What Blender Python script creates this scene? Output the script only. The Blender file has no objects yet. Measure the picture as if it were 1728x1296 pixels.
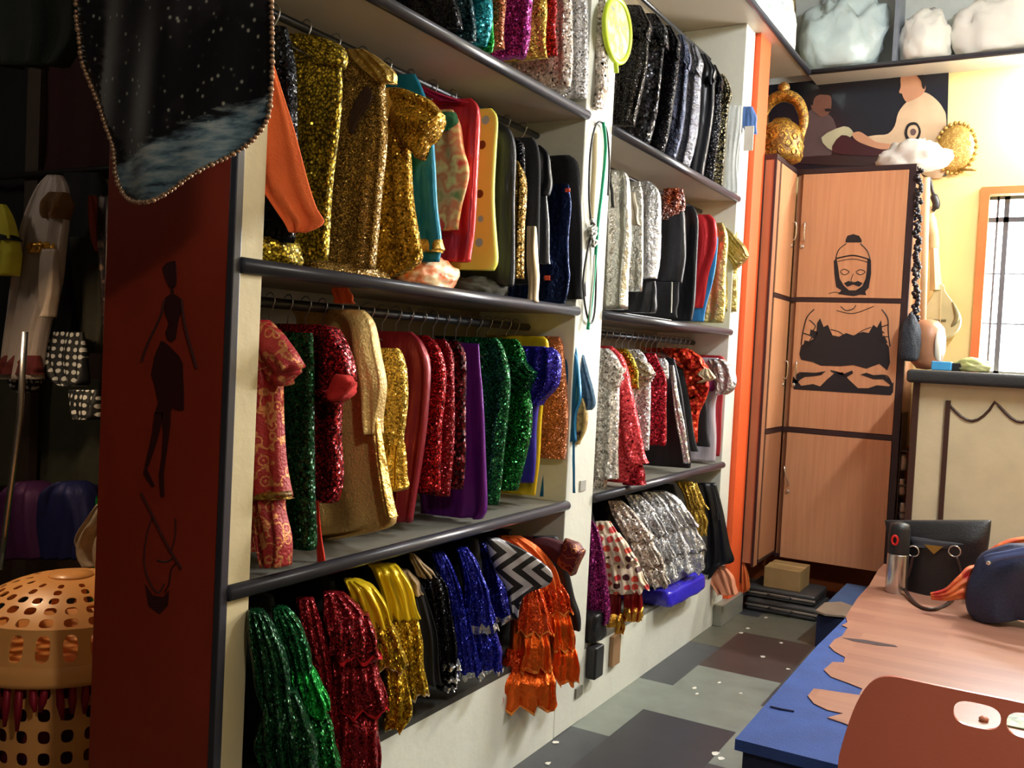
import bpy, bmesh, math, random
from mathutils import Vector, Matrix
from mathutils.geometry import tessellate_polygon
S = bpy.context.scene
COL = S.collection
PI = math.pi

# ---------------------------------------------------------------- camera
CX, CZ, YAW, PITCH, ROLL, FPX = 1.5557, 1.45, 0.52346, 0.035767, 0.050029, 1593.55
IW, IH = 1728.0, 1296.0
def _basis():
    f = Vector((-math.sin(YAW)*math.cos(PITCH), math.cos(YAW)*math.cos(PITCH), -math.sin(PITCH)))
    r = Vector((math.cos(YAW), math.sin(YAW), 0)); u = r.cross(f)
    c, s = math.cos(ROLL), math.sin(ROLL)
    return c*r+s*u, -s*r+c*u, f
CR, CU, CF = _basis()
CP = Vector((CX, 0, CZ))
cam_d = bpy.data.cameras.new('camera'); cam = bpy.data.objects.new('camera', cam_d); COL.objects.link(cam)
m = Matrix((CR, CU, -CF)).transposed().to_4x4(); m.translation = CP
cam.matrix_world = m
cam_d.sensor_width = 36; cam_d.lens = FPX/IW*36; cam_d.clip_start = .02
S.camera = cam

# ---------------------------------------------------------------- light, world, exposure
S.view_settings.view_transform = 'Standard'; S.view_settings.look = 'None'
S.view_settings.gamma = 1; S.view_settings.use_curve_mapping = False
S.view_settings.exposure = 0.25
wd = bpy.data.worlds.new('world'); S.world = wd; wd.use_nodes = True
wd.node_tree.nodes['Background'].inputs[0].default_value = (.93, .97, 1, 1)
wd.node_tree.nodes['Background'].inputs[1].default_value = 9.0
def area(name, loc, direction, sx, sy, power, color, portal=False):
    l = bpy.data.lights.new(name, 'AREA'); l.shape = 'RECTANGLE'; l.size = sx; l.size_y = sy
    l.energy = power; l.color = color
    o = bpy.data.objects.new(name, l); COL.objects.link(o); o.location = loc
    o.rotation_euler = Vector(direction).to_track_quat('-Z', 'Z').to_euler()
    if portal: l.cycles.is_portal = True
    return o
area('window_portal', (1.65, 6.42, 2.0), (0, -1, 0), 1.0, 1.1, 1, (1, 1, 1), portal=True)
area('daylight', (1.65, 6.44, 2.0), (0, -1, 0), .95, 1.0, 70, (.93, .97, 1))
area('tube_light', (1.98, 6.12, 2.95), (-.3, -1, -.25), .9, .05, 90, (1, .97, .92))
area('tube_light_wallward', (1.98, 6.12, 2.97), (-.25, 1, .1), .9, .05, 45, (1, .98, .94))
area('ceiling_tube', (2.35, 3.7, 3.6), (-.6, .30, -.8), .1, 1.2, 72, (.96, .98, 1))
area('alcove_bulb', (-1.6, 1.72, 1.75), (.6, .1, -1), .12, .12, 7, (1, .70, .42))
area('alcove_fill', (-2.9, 1.0, 2.6), (.7, 1, -.4), .3, .3, 2.2, (1, .85, .68))
area('rear_bulb', (2.3, .35, 2.75), (-.6, .75, -1.0), .18, .18, 17, (1, .92, .8))

# ---------------------------------------------------------------- geometry helpers
def un(px, py, x=None, y=None, z=None):
    """point of a real plane (x, y or z = const) seen in a given direction of the survey camera"""
    d = CF*FPX + CR*(px-IW/2) - CU*(py-IH/2)
    if x is not None: t = (x-CP.x)/d.x
    elif y is not None: t = (y-CP.y)/d.y
    else: t = (z-CP.z)/d.z
    return CP + d*t
def unp(px, py, P0, n):
    d = CF*FPX + CR*(px-IW/2) - CU*(py-IH/2)
    return CP + d*((P0-CP).dot(n)/d.dot(n))
def wpos(o):
    p = Vector((0, 0, 0))
    while o is not None:
        p += o.location; o = o.parent
    return p
def tag(o, label=None, cat=None, group=None, kind=None):
    if label: o['label'] = label
    if cat: o['category'] = cat
    if group: o['group'] = group
    if kind: o['kind'] = kind
    return o
def mk(name, vs, fs, mat, parent=None, smooth=True, mi=None):
    """vs in world metres; origin goes to the base centre (or the parent's origin)"""
    vs = [Vector(v) for v in vs]
    if parent is None:
        xs = [v.x for v in vs]; ys = [v.y for v in vs]; zs = [v.z for v in vs]
        loc = Vector(((min(xs)+max(xs))/2, (min(ys)+max(ys))/2, min(zs))); base = loc
    else:
        loc = Vector((0, 0, 0)); base = wpos(parent)
    me = bpy.data.meshes.new(name); me.from_pydata([v-base for v in vs], [], fs)
    mats = mat if isinstance(mat, (list, tuple)) else [mat]
    for q in mats: me.materials.append(q)
    if mi:
        for p, i in zip(me.polygons, mi): p.material_index = i
    if smooth: me.polygons.foreach_set('use_smooth', [True]*len(me.polygons))
    bm = bmesh.new(); bm.from_mesh(me); bmesh.ops.recalc_face_normals(bm, faces=bm.faces); bm.to_mesh(me); bm.free()
    me.update()
    o = bpy.data.objects.new(name, me); COL.objects.link(o); o.location = loc
    if parent is not None: o.parent = parent
    return o
def empty(name, loc, label=None, cat=None, group=None, kind=None):
    o = bpy.data.objects.new(name, None); COL.objects.link(o); o.location = loc
    o.empty_display_size = .05
    return tag(o, label, cat, group, kind)
class MB:
    def __init__(s): s.v = []; s.f = []
    def add(s, vs, fs):
        n = len(s.v); s.v += [Vector(v) for v in vs]; s.f += [tuple(i+n for i in f) for f in fs]; return s
    def box(s, x0, x1, y0, y1, z0, z1, b=0.0):
        bm = bmesh.new(); bmesh.ops.create_cube(bm, size=1)
        for v in bm.verts:
            v.co = Vector((x0+(v.co.x+.5)*(x1-x0), y0+(v.co.y+.5)*(y1-y0), z0+(v.co.z+.5)*(z1-z0)))
        if b > 0: bmesh.ops.bevel(bm, geom=list(bm.edges), offset=b, segments=3, profile=.5, affect='EDGES')
        bm.verts.index_update()
        s.add([v.co.copy() for v in bm.verts], [[v.index for v in f.verts] for f in bm.faces]); bm.free(); return s
    def tube(s, pts, r, n=10, cap=True):
        pts = [Vector(p) for p in pts]; rs = r if isinstance(r, (list, tuple)) else [r]*len(pts)
        vs = []; up = None
        for i, p in enumerate(pts):
            d = (pts[min(i+1, len(pts)-1)]-pts[max(i-1, 0)]).normalized()
            if up is None:
                up = Vector((0, 0, 1)) if abs(d.z) < .9 else Vector((1, 0, 0))
            a = d.cross(up)
            if a.length < 1e-5: a = d.cross(Vector((0, 1, .3)))
            a.normalize(); b = a.cross(d).normalized(); up = b
            for k in range(n):
                t = 2*PI*k/n; vs.append(p+(a*math.cos(t)+b*math.sin(t))*rs[i])
        fs = []
        for i in range(len(pts)-1):
            for k in range(n):
                fs.append((i*n+k, i*n+(k+1) % n, (i+1)*n+(k+1) % n, (i+1)*n+k))
        if cap: fs.append(tuple(range(n))); fs.append(tuple((len(pts)-1)*n+k for k in range(n-1, -1, -1)))
        return s.add(vs, fs)
    def lathe(s, c, prof, n=32, axis='z', sq=1.0):
        c = Vector(c); vs = []; fs = []
        for (r, h) in prof:
            for k in range(n):
                t = 2*PI*k/n
                if axis == 'z': vs.append(c+Vector((r*math.cos(t), r*sq*math.sin(t), h)))
                elif axis == 'x': vs.append(c+Vector((h, r*math.cos(t), r*sq*math.sin(t))))
                else: vs.append(c+Vector((r*math.cos(t), h, r*sq*math.sin(t))))
        for i in range(len(prof)-1):
            for k in range(n): fs.append((i*n+k, i*n+(k+1) % n, (i+1)*n+(k+1) % n, (i+1)*n+k))
        fs.append(tuple(range(n))); fs.append(tuple((len(prof)-1)*n+k for k in range(n)))
        return s.add(vs, fs)
    def prism(s, pts, off):
        """extruded polygon: pts are coplanar 3-D points, off the extrusion vector"""
        n = len(pts); off = Vector(off); pts = [Vector(p) for p in pts]
        tri = [list(t_) for t_ in tessellate_polygon([pts])]
        vs = pts+[p+off for p in pts]; fs = [tuple(t) for t in tri]+[tuple(i+n for i in reversed(t)) for t in tri]
        fs += [(i, (i+1) % n, (i+1) % n+n, i+n) for i in range(n)]
        return s.add(vs, fs)
    def build(s, name, mat, parent=None, smooth=False): return mk(name, s.v, s.f, mat, parent, smooth)
def shade_auto(o, ang=40):
    me = o.data
    me.polygons.foreach_set('use_smooth', [True]*len(me.polygons))
    bm = bmesh.new(); bm.from_mesh(me)
    for e in bm.edges:
        if len(e.link_faces) == 2 and e.calc_face_angle(0) > math.radians(ang): e.smooth = False
    bm.to_mesh(me); bm.free(); return o
def cat_rom(a, b, c, d, t):
    return .5*((2*b)+(c-a)*t+(2*a-5*b+4*c-d)*t*t+(3*b-a-3*c+d)*t**3)
def smooth_pts(P, n, closed=False):
    out = []; L = len(P)
    seg = L if closed else L-1
    for i in range(n):
        t = i/(n if closed else n-1)*seg; k = min(int(t), seg-1); f = t-k
        g = (lambda j: P[j % L]) if closed else (lambda j: P[max(0, min(L-1, j))])
        out.append(cat_rom(g(k-1), g(k), g(k+1), g(k+2), f))
    return out
def loft(name, pairs, mat, parent=None, T=.03, nf=3, amp=.01, seed=0, ny=26, nc=44, grow=1.0, top=.5,
         rng=(0, 1), sc=1.0, wav=.004, nrm=None, hem=.0):
    """a cloth body: rows between left/right 3-D edge points, closed ring section with folds"""
    R = random.Random(seed*7+13)
    Ls = smooth_pts([Vector(p[0]) for p in pairs], ny); Rs = smooth_pts([Vector(p[1]) for p in pairs], ny)
    n = Vector(nrm if nrm else (0, -1, 0)).normalized()
    p1, p2, p3, p4 = [R.uniform(0, 6.28) for _ in range(4)]; dr = R.uniform(-1.2, 1.2); sk = R.uniform(.25, .6)
    vs = []; rows = [i for i in range(ny) if rng[0]-1e-6 <= i/(ny-1) <= rng[1]+1e-6]
    for i in rows:
        s_ = i/(ny-1); C = (Ls[i]+Rs[i])/2; H = (Rs[i]-Ls[i])/2
        g = (s_**.7)*grow+(1-grow)
        tt = T*(top+(1-top)*min(1, s_*3))*sc
        for k in range(nc):
            th = 2*PI*k/nc; cu = math.cos(th); su = math.sin(th)
            u = math.copysign(abs(cu)**.85, cu)
            w = math.copysign(abs(su)**.42, su)
            fold = (math.sin(nf*PI*u+p1+dr*s_*2+sk*math.sin(5*s_+p2)+.8*math.sin(2.1*u+p4))*.65+math.sin((nf*1.9)*PI*u+p3-dr*s_*3+1.1*math.sin(3*s_-2*u+p2))*.35)*(.62+.38*math.sin(3.1*u+4.3*s_+p3))
            d = tt*.78*w*(1+.25*math.sin(2.3*nf*u+p4+3*s_))+(amp*1.9+.0015)*g*fold*(.35+.65*abs(su) if abs(su) < .5 else 1)
            x = u*(sc if sc > 1 else 1)*(1+wav/max(H.length, .02)*math.sin(s_*11+p2*(1 if u > 0 else 2))*s_)
            P = C+H*x+n*d
            P.z += hem*math.sin(nf*1.3*u+p1)*s_**4
            vs.append(P)
    m_ = len(rows); fs = []
    for i in range(m_-1):
        for k in range(nc): fs.append((i*nc+k, i*nc+(k+1) % nc, (i+1)*nc+(k+1) % nc, (i+1)*nc+k))
    if rng[0] <= 0.01 or sc <= 1: fs.append(tuple(range(nc)))
    if rng[1] >= .99 or sc <= 1: fs.append(tuple((m_-1)*nc+k for k in range(nc-1, -1, -1)))
    return mk(name, vs, fs, mat, parent)

# ---------------------------------------------------------------- materials
def nt(name):
    mm = bpy.data.materials.new(name); mm.use_nodes = True; t = mm.node_tree
    return mm, t, t.nodes['Principled BSDF'], t.links
def N(t, typ, **k):
    n = t.nodes.new(typ)
    for a, b in k.items(): setattr(n, a, b)
    return n
_mc = {}
def rgb(c): return (c[0], c[1], c[2], 1)
def coords(t, scale=1.0):
    tc = N(t, 'ShaderNodeTexCoord'); return tc.outputs['Object']
def noise(t, l, co, s, det=3, rough=.55):
    n = N(t, 'ShaderNodeTexNoise'); n.inputs['Scale'].default_value = s; n.inputs['Detail'].default_value = det
    n.inputs['Roughness'].default_value = rough; l.new(co, n.inputs['Vector']); return n
def ramp(t, l, fac, stops, interp='LINEAR'):
    r = N(t, 'ShaderNodeValToRGB'); r.color_ramp.interpolation = interp
    e = r.color_ramp.elements
    while len(e) < len(stops): e.new(.5)
    for q, (p, c) in zip(e, stops): q.position = p; q.color = rgb(c)
    l.new(fac, r.inputs[0]); return r
def plain(c, rough=.5, metal=0, bump=0, bs=60, var=.12, vs=6, spec=.5, coat=0, name=None):
    key = ('p', tuple(c), rough, metal, bump, bs, var, vs, coat)
    if key in _mc: return _mc[key]
    mm, t, b, l = nt(name or 'surface'); co = coords(t)
    n = noise(t, l, co, vs, 4)
    r = ramp(t, l, n.outputs['Fac'], [(.3, [q*(1-var) for q in c]), (.7, [min(1, q*(1+var)) for q in c])])
    l.new(r.outputs[0], b.inputs['Base Color'])
    b.inputs['Roughness'].default_value = rough; b.inputs['Metallic'].default_value = metal
    b.inputs['Specular IOR Level'].default_value = spec; b.inputs['Coat Weight'].default_value = coat
    if bump:
        n2 = noise(t, l, co, bs, 3); bp = N(t, 'ShaderNodeBump'); bp.inputs['Strength'].default_value = bump
        bp.inputs['Distance'].default_value = .01
        l.new(n2.outputs['Fac'], bp.inputs['Height']); l.new(bp.outputs[0], b.inputs['Normal'])
    _mc[key] = mm; return mm
def fabric(c, rough=.85): return plain(c, rough, 0, .35, 220, .15, 9, name='fabric')
def satin(c, rough=.3):
    key = ('sat', tuple(c), rough)
    if key in _mc: return _mc[key]
    mm, t, b, l = nt('satin'); co = coords(t)
    b.inputs['Base Color'].default_value = rgb(c); b.inputs['Metallic'].default_value = .35
    b.inputs['Roughness'].default_value = rough
    mp = N(t, 'ShaderNodeMapping'); mp.inputs['Scale'].default_value = (1, 1, .35); l.new(co, mp.inputs[0])
    n2 = noise(t, l, mp.outputs[0], 22, 3, .5); bp = N(t, 'ShaderNodeBump'); bp.inputs['Strength'].default_value = .6
    bp.inputs['Distance'].default_value = .012
    l.new(n2.outputs['Fac'], bp.inputs['Height']); l.new(bp.outputs[0], b.inputs['Normal'])
    _mc[key] = mm; return mm
def sequin(c, s=130, k=.85, gap=None, metal=.55, rough=.26, c2=None, rand=1.0, grid=False):
    """tiny discs, each tilted its own way, sewn over a cloth of the gap colour"""
    key = ('seq', tuple(c), s, k, gap, metal, rough, c2, rand)
    if key in _mc: return _mc[key]
    mm, t, b, l = nt('sequins'); co = coords(t)
    v = N(t, 'ShaderNodeTexVoronoi'); v.inputs['Scale'].default_value = s*1.5; v.inputs['Randomness'].default_value = rand
    l.new(co, v.inputs['Vector'])
    sub = N(t, 'ShaderNodeVectorMath', operation='SUBTRACT'); l.new(v.outputs['Color'], sub.inputs[0]); sub.inputs[1].default_value = (.5, .5, .5)
    ln = N(t, 'ShaderNodeVectorMath', operation='LENGTH'); l.new(sub.outputs[0], ln.inputs[0])
    pw = N(t, 'ShaderNodeMath', operation='POWER'); l.new(ln.outputs['Value'], pw.inputs[0]); pw.inputs[1].default_value = 2.3
    sc_ = N(t, 'ShaderNodeMath', operation='MULTIPLY'); l.new(pw.outputs[0], sc_.inputs[0]); sc_.inputs[1].default_value = k*6.5
    mul = N(t, 'ShaderNodeVectorMath', operation='SCALE'); l.new(sub.outputs[0], mul.inputs[0]); l.new(sc_.outputs[0], mul.inputs['Scale'])
    nb = noise(t, l, co, 18, 3); bp = N(t, 'ShaderNodeBump'); bp.inputs['Strength'].default_value = .7; bp.inputs['Distance'].default_value = .015
    l.new(nb.outputs['Fac'], bp.inputs['Height'])
    ad = N(t, 'ShaderNodeVectorMath', operation='ADD'); l.new(bp.outputs[0], ad.inputs[0]); l.new(mul.outputs[0], ad.inputs[1])
    nm = N(t, 'ShaderNodeVectorMath', operation='NORMALIZE'); l.new(ad.outputs[0], nm.inputs[0]); l.new(nm.outputs[0], b.inputs['Normal'])
    g = gap if gap else tuple(q*.5 for q in c)
    if c2:
        n3 = noise(t, l, co, 9, 3); rr = ramp(t, l, n3.outputs['Fac'], [(.42, c), (.6, c2)]); cc = rr.outputs[0]
    else:
        hs = N(t, 'ShaderNodeMixRGB'); hs.blend_type = 'MULTIPLY'; hs.inputs[0].default_value = .55
        hs.inputs[1].default_value = rgb(c)
        sp = N(t, 'ShaderNodeSeparateColor'); l.new(v.outputs['Color'], sp.inputs[0])
        cr = ramp(t, l, sp.outputs[0], [(0, (.7, .7, .7)), (1, (1.15, 1.15, 1.15))]); l.new(cr.outputs[0], hs.inputs[2]); cc = hs.outputs[0]
    dr = ramp(t, l, v.outputs['Distance'], [(.42, (1, 1, 1)), (.55, (0, 0, 0))])
    mx = N(t, 'ShaderNodeMixRGB'); l.new(dr.outputs[0], mx.inputs[0]); mx.inputs[1].default_value = rgb(g); l.new(cc, mx.inputs[2])
    l.new(mx.outputs[0], b.inputs['Base Color'])
    b.inputs['Metallic'].default_value = metal; b.inputs['Roughness'].default_value = rough
    _mc[key] = mm; return mm
def tinsel(c): return sequin(c, 260, 1.3, tuple(q*.5 for q in c), .6, .3)
def brocade(c, g, s=16, thr=.55, rough=.45):
    """cloth with curling metallic thread pattern"""
    key = ('bro', tuple(c), tuple(g), s, thr)
    if key in _mc: return _mc[key]
    mm, t, b, l = nt('brocade'); co = coords(t)
    n = noise(t, l, co, s*.9, 2)
    v = N(t, 'ShaderNodeTexVoronoi'); v.inputs['Scale'].default_value = s*1.7; v.inputs['Randomness'].default_value = .8; l.new(co, v.inputs['Vector'])
    ri = ramp(t, l, v.outputs['Distance'], [(.0, (1, 1, 1)), (.10, (1, 1, 1)), (.13, (0, 0, 0)), (.27, (0, 0, 0)), (.30, (1, 1, 1)), (.37, (1, 1, 1)), (.40, (0, 0, 0))])
    vi = ramp(t, l, n.outputs['Fac'], [(.0, (0, 0, 0)), (thr-.035, (0, 0, 0)), (thr-.02, (1, 1, 1)), (thr+.01, (1, 1, 1)), (thr+.025, (0, 0, 0))])
    r = N(t, 'ShaderNodeMixRGB'); r.blend_type = 'LIGHTEN'; r.inputs[0].default_value = 1; l.new(ri.outputs[0], r.inputs[1]); l.new(vi.outputs[0], r.inputs[2])
    mx = N(t, 'ShaderNodeMixRGB'); l.new(r.outputs[0], mx.inputs[0]); mx.inputs[1].default_value = rgb(c); mx.inputs[2].default_value = rgb(g)
    l.new(mx.outputs[0], b.inputs['Base Color'])
    ma = N(t, 'ShaderNodeMath', operation='MULTIPLY_ADD'); l.new(r.outputs[0], ma.inputs[0]); ma.inputs[1].default_value = .6; ma.inputs[2].default_value = .12
    l.new(ma.outputs[0], b.inputs['Metallic']); b.inputs['Roughness'].default_value = rough
    n2 = noise(t, l, co, 160, 2); bp = N(t, 'ShaderNodeBump'); bp.inputs['Strength'].default_value = .5; bp.inputs['Distance'].default_value = .006
    l.new(n2.outputs['Fac'], bp.inputs['Height']); l.new(bp.outputs[0], b.inputs['Normal'])
    _mc[key] = mm; return mm
def dots(base, cols, s=14, r=.28, rough=.5, metal=0.0, rand=.15):
    key = ('dot', tuple(base), tuple(cols), s, r, rand)
    if key in _mc: return _mc[key]
    mm, t, b, l = nt('dotted_cloth'); co = coords(t)
    mp = N(t, 'ShaderNodeMapping'); mp.inputs['Scale'].default_value = (1, .02, 1); l.new(co, mp.inputs[0])
    v = N(t, 'ShaderNodeTexVoronoi'); v.inputs['Scale'].default_value = s; v.inputs['Randomness'].default_value = rand; l.new(mp.outputs[0], v.inputs['Vector'])
    sp = N(t, 'ShaderNodeSeparateColor'); l.new(v.outputs['Color'], sp.inputs[0])
    st = [(i/len(cols), c) for i, c in enumerate(cols)]
    cr = ramp(t, l, sp.outputs[0], st, 'CONSTANT')
    d = ramp(t, l, v.outputs['Distance'], [(r, (1, 1, 1)), (r+.03, (0, 0, 0))])
    mx = N(t, 'ShaderNodeMixRGB'); l.new(d.outputs[0], mx.inputs[0]); mx.inputs[1].default_value = rgb(base); l.new(cr.outputs[0], mx.inputs[2])
    l.new(mx.outputs[0], b.inputs['Base Color']); b.inputs['Roughness'].default_value = rough; b.inputs['Metallic'].default_value = metal
    _mc[key] = mm; return mm
def chevron():
    mm, t, b, l = nt('chevron_sequins'); co = coords(t)
    s = N(t, 'ShaderNodeSeparateXYZ'); l.new(co, s.inputs[0])
    def M(op, a, b_): 
        n = N(t, 'ShaderNodeMath', operation=op)
        for i, q in enumerate((a, b_)):
            if hasattr(q, 'node'): l.new(q, n.inputs[i])
            elif q is not None: n.inputs[i].default_value = q
        return n.outputs[0]
    pp = M('PINGPONG', M('MULTIPLY', s.outputs['Z'], 1.0), .055)
    f = M('FRACT', M('MULTIPLY', M('ADD', s.outputs['X'], pp), 21), None)
    r = ramp(t, l, f, [(0, (.012, .012, .014)), (.5, (.42, .42, .45))], 'CONSTANT')
    l.new(r.outputs[0], b.inputs['Base Color']); b.inputs['Roughness'].default_value = .4; b.inputs['Metallic'].default_value = .5
    return mm
def blotch(cols, s=14, rough=.5, metal=.1):
    key = ('blo', tuple(cols), s, metal)
    if key in _mc: return _mc[key]
    mm, t, b, l = nt('printed_cloth'); co = coords(t); n = noise(t, l, co, s, 2)
    k = len(cols); r = ramp(t, l, n.outputs['Fac'], [(.3+.4*i/(k-1), c) for i, c in enumerate(cols)])
    l.new(r.outputs[0], b.inputs['Base Color']); b.inputs['Roughness'].default_value = rough; b.inputs['Metallic'].default_value = metal
    _mc[key] = mm; return mm
def foil(c, rough=.22, s=26):
    key = ('foil', tuple(c), rough, s)
    if key in _mc: return _mc[key]
    mm, t, b, l = nt('metallic_cloth'); co = coords(t)
    b.inputs['Base Color'].default_value = rgb(c); b.inputs['Metallic'].default_value = .85; b.inputs['Roughness'].default_value = rough
    n2 = noise(t, l, co, s, 4, .6); bp = N(t, 'ShaderNodeBump'); bp.inputs['Strength'].default_value = .9; bp.inputs['Distance'].default_value = .02
    l.new(n2.outputs['Fac'], bp.inputs['Height']); l.new(bp.outputs[0], b.inputs['Normal'])
    _mc[key] = mm; return mm
def wood(c1, c2, s=1.0, rough=.38, along='z', name='veneer'):
    mm, t, b, l = nt(name); co = coords(t)
    mp = N(t, 'ShaderNodeMapping'); mp.inputs['Scale'].default_value = {'z': (60*s, 60*s, 2.2*s), 'x': (2.2*s, 60*s, 60*s)}[along]
    l.new(co, mp.inputs[0]); n = noise(t, l, mp.outputs[0], 1, 4); n2 = noise(t, l, co, 1.6, 2)
    mx = N(t, 'ShaderNodeMath', operation='MULTIPLY_ADD'); l.new(n.outputs['Fac'], mx.inputs[0]); mx.inputs[1].default_value = .7
    m3 = N(t, 'ShaderNodeMath', operation='MULTIPLY'); l.new(n2.outputs['Fac'], m3.inputs[0]); m3.inputs[1].default_value = .3
    l.new(m3.outputs[0], mx.inputs[2])
    r = ramp(t, l, mx.outputs[0], [(.3, c1), (.7, c2)]); l.new(r.outputs[0], b.inputs['Base Color']); b.inputs['Roughness'].default_value = rough
    return mm
def clearbag(c=(.85, .9, .92), a=.45):
    key = ('bag', c, a)
    if key in _mc: return _mc[key]
    mm, t, b, l = nt('plastic_film'); co = coords(t)
    b.inputs['Base Color'].default_value = rgb(c); b.inputs['Roughness'].default_value = .18; b.inputs['Alpha'].default_value = a
    n2 = noise(t, l, co, 24, 4, .6); bp = N(t, 'ShaderNodeBump'); bp.inputs['Strength'].default_value = 1; bp.inputs['Distance'].default_value = .02
    l.new(n2.outputs['Fac'], bp.inputs['Height']); l.new(bp.outputs[0], b.inputs['Normal'])
    _mc[key] = mm; return mm
def L(r, g, b):
    f = lambda q: (q/255/12.92) if q/255 <= .04045 else ((q/255+.055)/1.055)**2.4
    return (f(r), f(g), f(b))
# named colours of the place
WHITE = plain(L(214, 216, 205), .55, 0, .15, 30, .07, 3, name='painted_white')
CREAM = plain(L(205, 190, 150), .6, 0, .15, 30, .1, 4, name='painted_cream')
GREYB = plain(L(120, 118, 108), .5, 0, .1, 40, .06, 2, name='grey_laminate')
SOFF = plain(L(176, 166, 150), .42, 0, .05, 40, .05, 2, name='laminate_underside')
NOSE = plain(L(58, 58, 66), .32, .1, 0, 40, .1, 8, name='dark_edging')
DARKW = plain(L(48, 28, 30), .4, 0, 0, 40, .1, 8, name='dark_edge_band')
ORANGE = plain(L(232, 92, 40), .55, 0, .1, 40, .06, 3, name='orange_paint')
REDP = plain(L(150, 50, 30), .34, 0, .04, 60, .08, 5, name='red_laminate')
FIG = plain(L(58, 20, 20), .4, 0, 0, 40, .1, 8, name='dark_decal')
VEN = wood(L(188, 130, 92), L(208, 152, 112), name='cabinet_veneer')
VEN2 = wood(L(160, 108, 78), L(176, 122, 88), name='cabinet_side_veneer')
BLACKD = plain(L(24, 20, 26), .45, name='black_decal')
CHROME = plain((.75, .74, .72), .2, 1, name='chrome')
STEEL = plain((.62, .6, .58), .28, 1, 0, name='brushed_steel')
BLACK = plain((.012, .012, .014), .45, name='black_plastic')
RAILM = plain((.05, .05, .055), .35, .7, name='black_metal_rail')
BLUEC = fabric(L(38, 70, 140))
GOLDM = brocade(L(120, 84, 24), L(214, 170, 70), 22, .45, .35)

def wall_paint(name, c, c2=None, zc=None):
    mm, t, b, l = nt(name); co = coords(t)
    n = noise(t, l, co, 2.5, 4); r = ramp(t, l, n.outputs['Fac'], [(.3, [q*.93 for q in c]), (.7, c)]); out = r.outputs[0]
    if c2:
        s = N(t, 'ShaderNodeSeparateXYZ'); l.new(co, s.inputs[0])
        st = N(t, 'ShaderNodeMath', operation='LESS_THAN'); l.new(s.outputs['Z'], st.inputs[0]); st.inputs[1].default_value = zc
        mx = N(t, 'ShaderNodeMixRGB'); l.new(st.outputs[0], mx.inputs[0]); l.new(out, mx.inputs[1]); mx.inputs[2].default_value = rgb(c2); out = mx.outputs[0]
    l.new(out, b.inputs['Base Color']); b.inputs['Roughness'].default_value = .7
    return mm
# floor: painted tiles in three greys
def floor_mat():
    mm, t, b, l = nt('floor_tiles'); tc = N(t, 'ShaderNodeTexCoord')
    def M(op, a, c=None):
        n = N(t, 'ShaderNodeMath', operation=op)
        for i, q in enumerate((a, c)):
            if hasattr(q, 'node'): l.new(q, n.inputs[i])
            elif q is not None: n.inputs[i].default_value = q
        return n.outputs[0]
    g = N(t, 'ShaderNodeNewGeometry'); s = N(t, 'ShaderNodeSeparateXYZ'); l.new(g.outputs['Position'], s.inputs[0])
    ix = M('FLOOR', M('DIVIDE', M('SUBTRACT', s.outputs['X'], .16), .39)); iy = M('FLOOR', M('DIVIDE', M('SUBTRACT', s.outputs['Y'], 3.292), .343))
    # tone table: pattern repeats 2 x 6 cells
    cx_ = M('MODULO', M('ADD', ix, 20), 2); cy_ = M('MODULO', M('ADD', iy, 24), 12)
    idx = M('ADD', M('MULTIPLY', cx_, 12), cy_)
    fac = M('DIVIDE', M('ADD', idx, .5), 24)
    Dk, Md, Lt, Br = L(52, 54, 60), L(66, 70, 74), L(124, 132, 124), L(66, 56, 53)
    Ol = L(98, 98, 86)
    tab = [Dk, Lt, Lt, Br, Br, Ol, Ol, Dk, Dk, Lt, Lt, Dk,   Lt, Lt, Md, Md, Ol, Ol, Dk, Dk, Lt, Lt, Md, Md]
    r = ramp(t, l, fac, [(i/24, c) for i, c in enumerate(tab)], 'CONSTANT')
    n = noise(t, l, tc.outputs['Object'], 9, 5); r2 = ramp(t, l, n.outputs['Fac'], [(.3, (.84, .84, .84)), (.7, (1.08, 1.08, 1.08))])
    mx = N(t, 'ShaderNodeMixRGB'); mx.blend_type = 'MULTIPLY'; mx.inputs[0].default_value = 1; l.new(r.outputs[0], mx.inputs[1]); l.new(r2.outputs[0], mx.inputs[2])
    l.new(mx.outputs[0], b.inputs['Base Color']); b.inputs['Roughness'].default_value = .42
    return mm
def struct(o): o['kind'] = 'structure'; return o
X0, X1, Y0, Y1, ZT = -3.2, 3.0, -1.6, 6.3, 4.1
struct(MB().box(X0, X1, Y0, Y1, -.1, 0).build('floor', floor_mat()))
CEIL = plain(L(205, 205, 200), .7, name='ceiling_paint')
struct(MB().box(X0, X1, Y0, Y1, ZT, ZT+.1).build('ceiling', CEIL))
YEL = wall_paint('yellow_wall', L(246, 226, 156), L(222, 120, 60), .98)
# end wall with the window opening x 1.13..2.15, z 1.44..2.53
wm = MB()
wx0, wx1, wz0, wz1 = 1.135, 2.15, 1.44, 2.515
wm.box(X0, wx0, 6.3, 6.45, 0, ZT).box(wx1, X1, 6.3, 6.45, 0, ZT).box(wx0, wx1, 6.3, 6.45, 0, wz0).box(wx0, wx1, 6.3, 6.45, wz1, ZT)
struct(wm.build('wall_back', YEL))
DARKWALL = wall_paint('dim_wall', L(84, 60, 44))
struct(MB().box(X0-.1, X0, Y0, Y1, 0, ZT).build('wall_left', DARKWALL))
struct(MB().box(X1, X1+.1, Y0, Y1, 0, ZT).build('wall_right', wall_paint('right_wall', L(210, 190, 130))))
struct(MB().box(X0, X1, Y0-.1, Y0, 0, ZT).build('wall_front', wall_paint('front_wall', L(90, 70, 52))))
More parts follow.
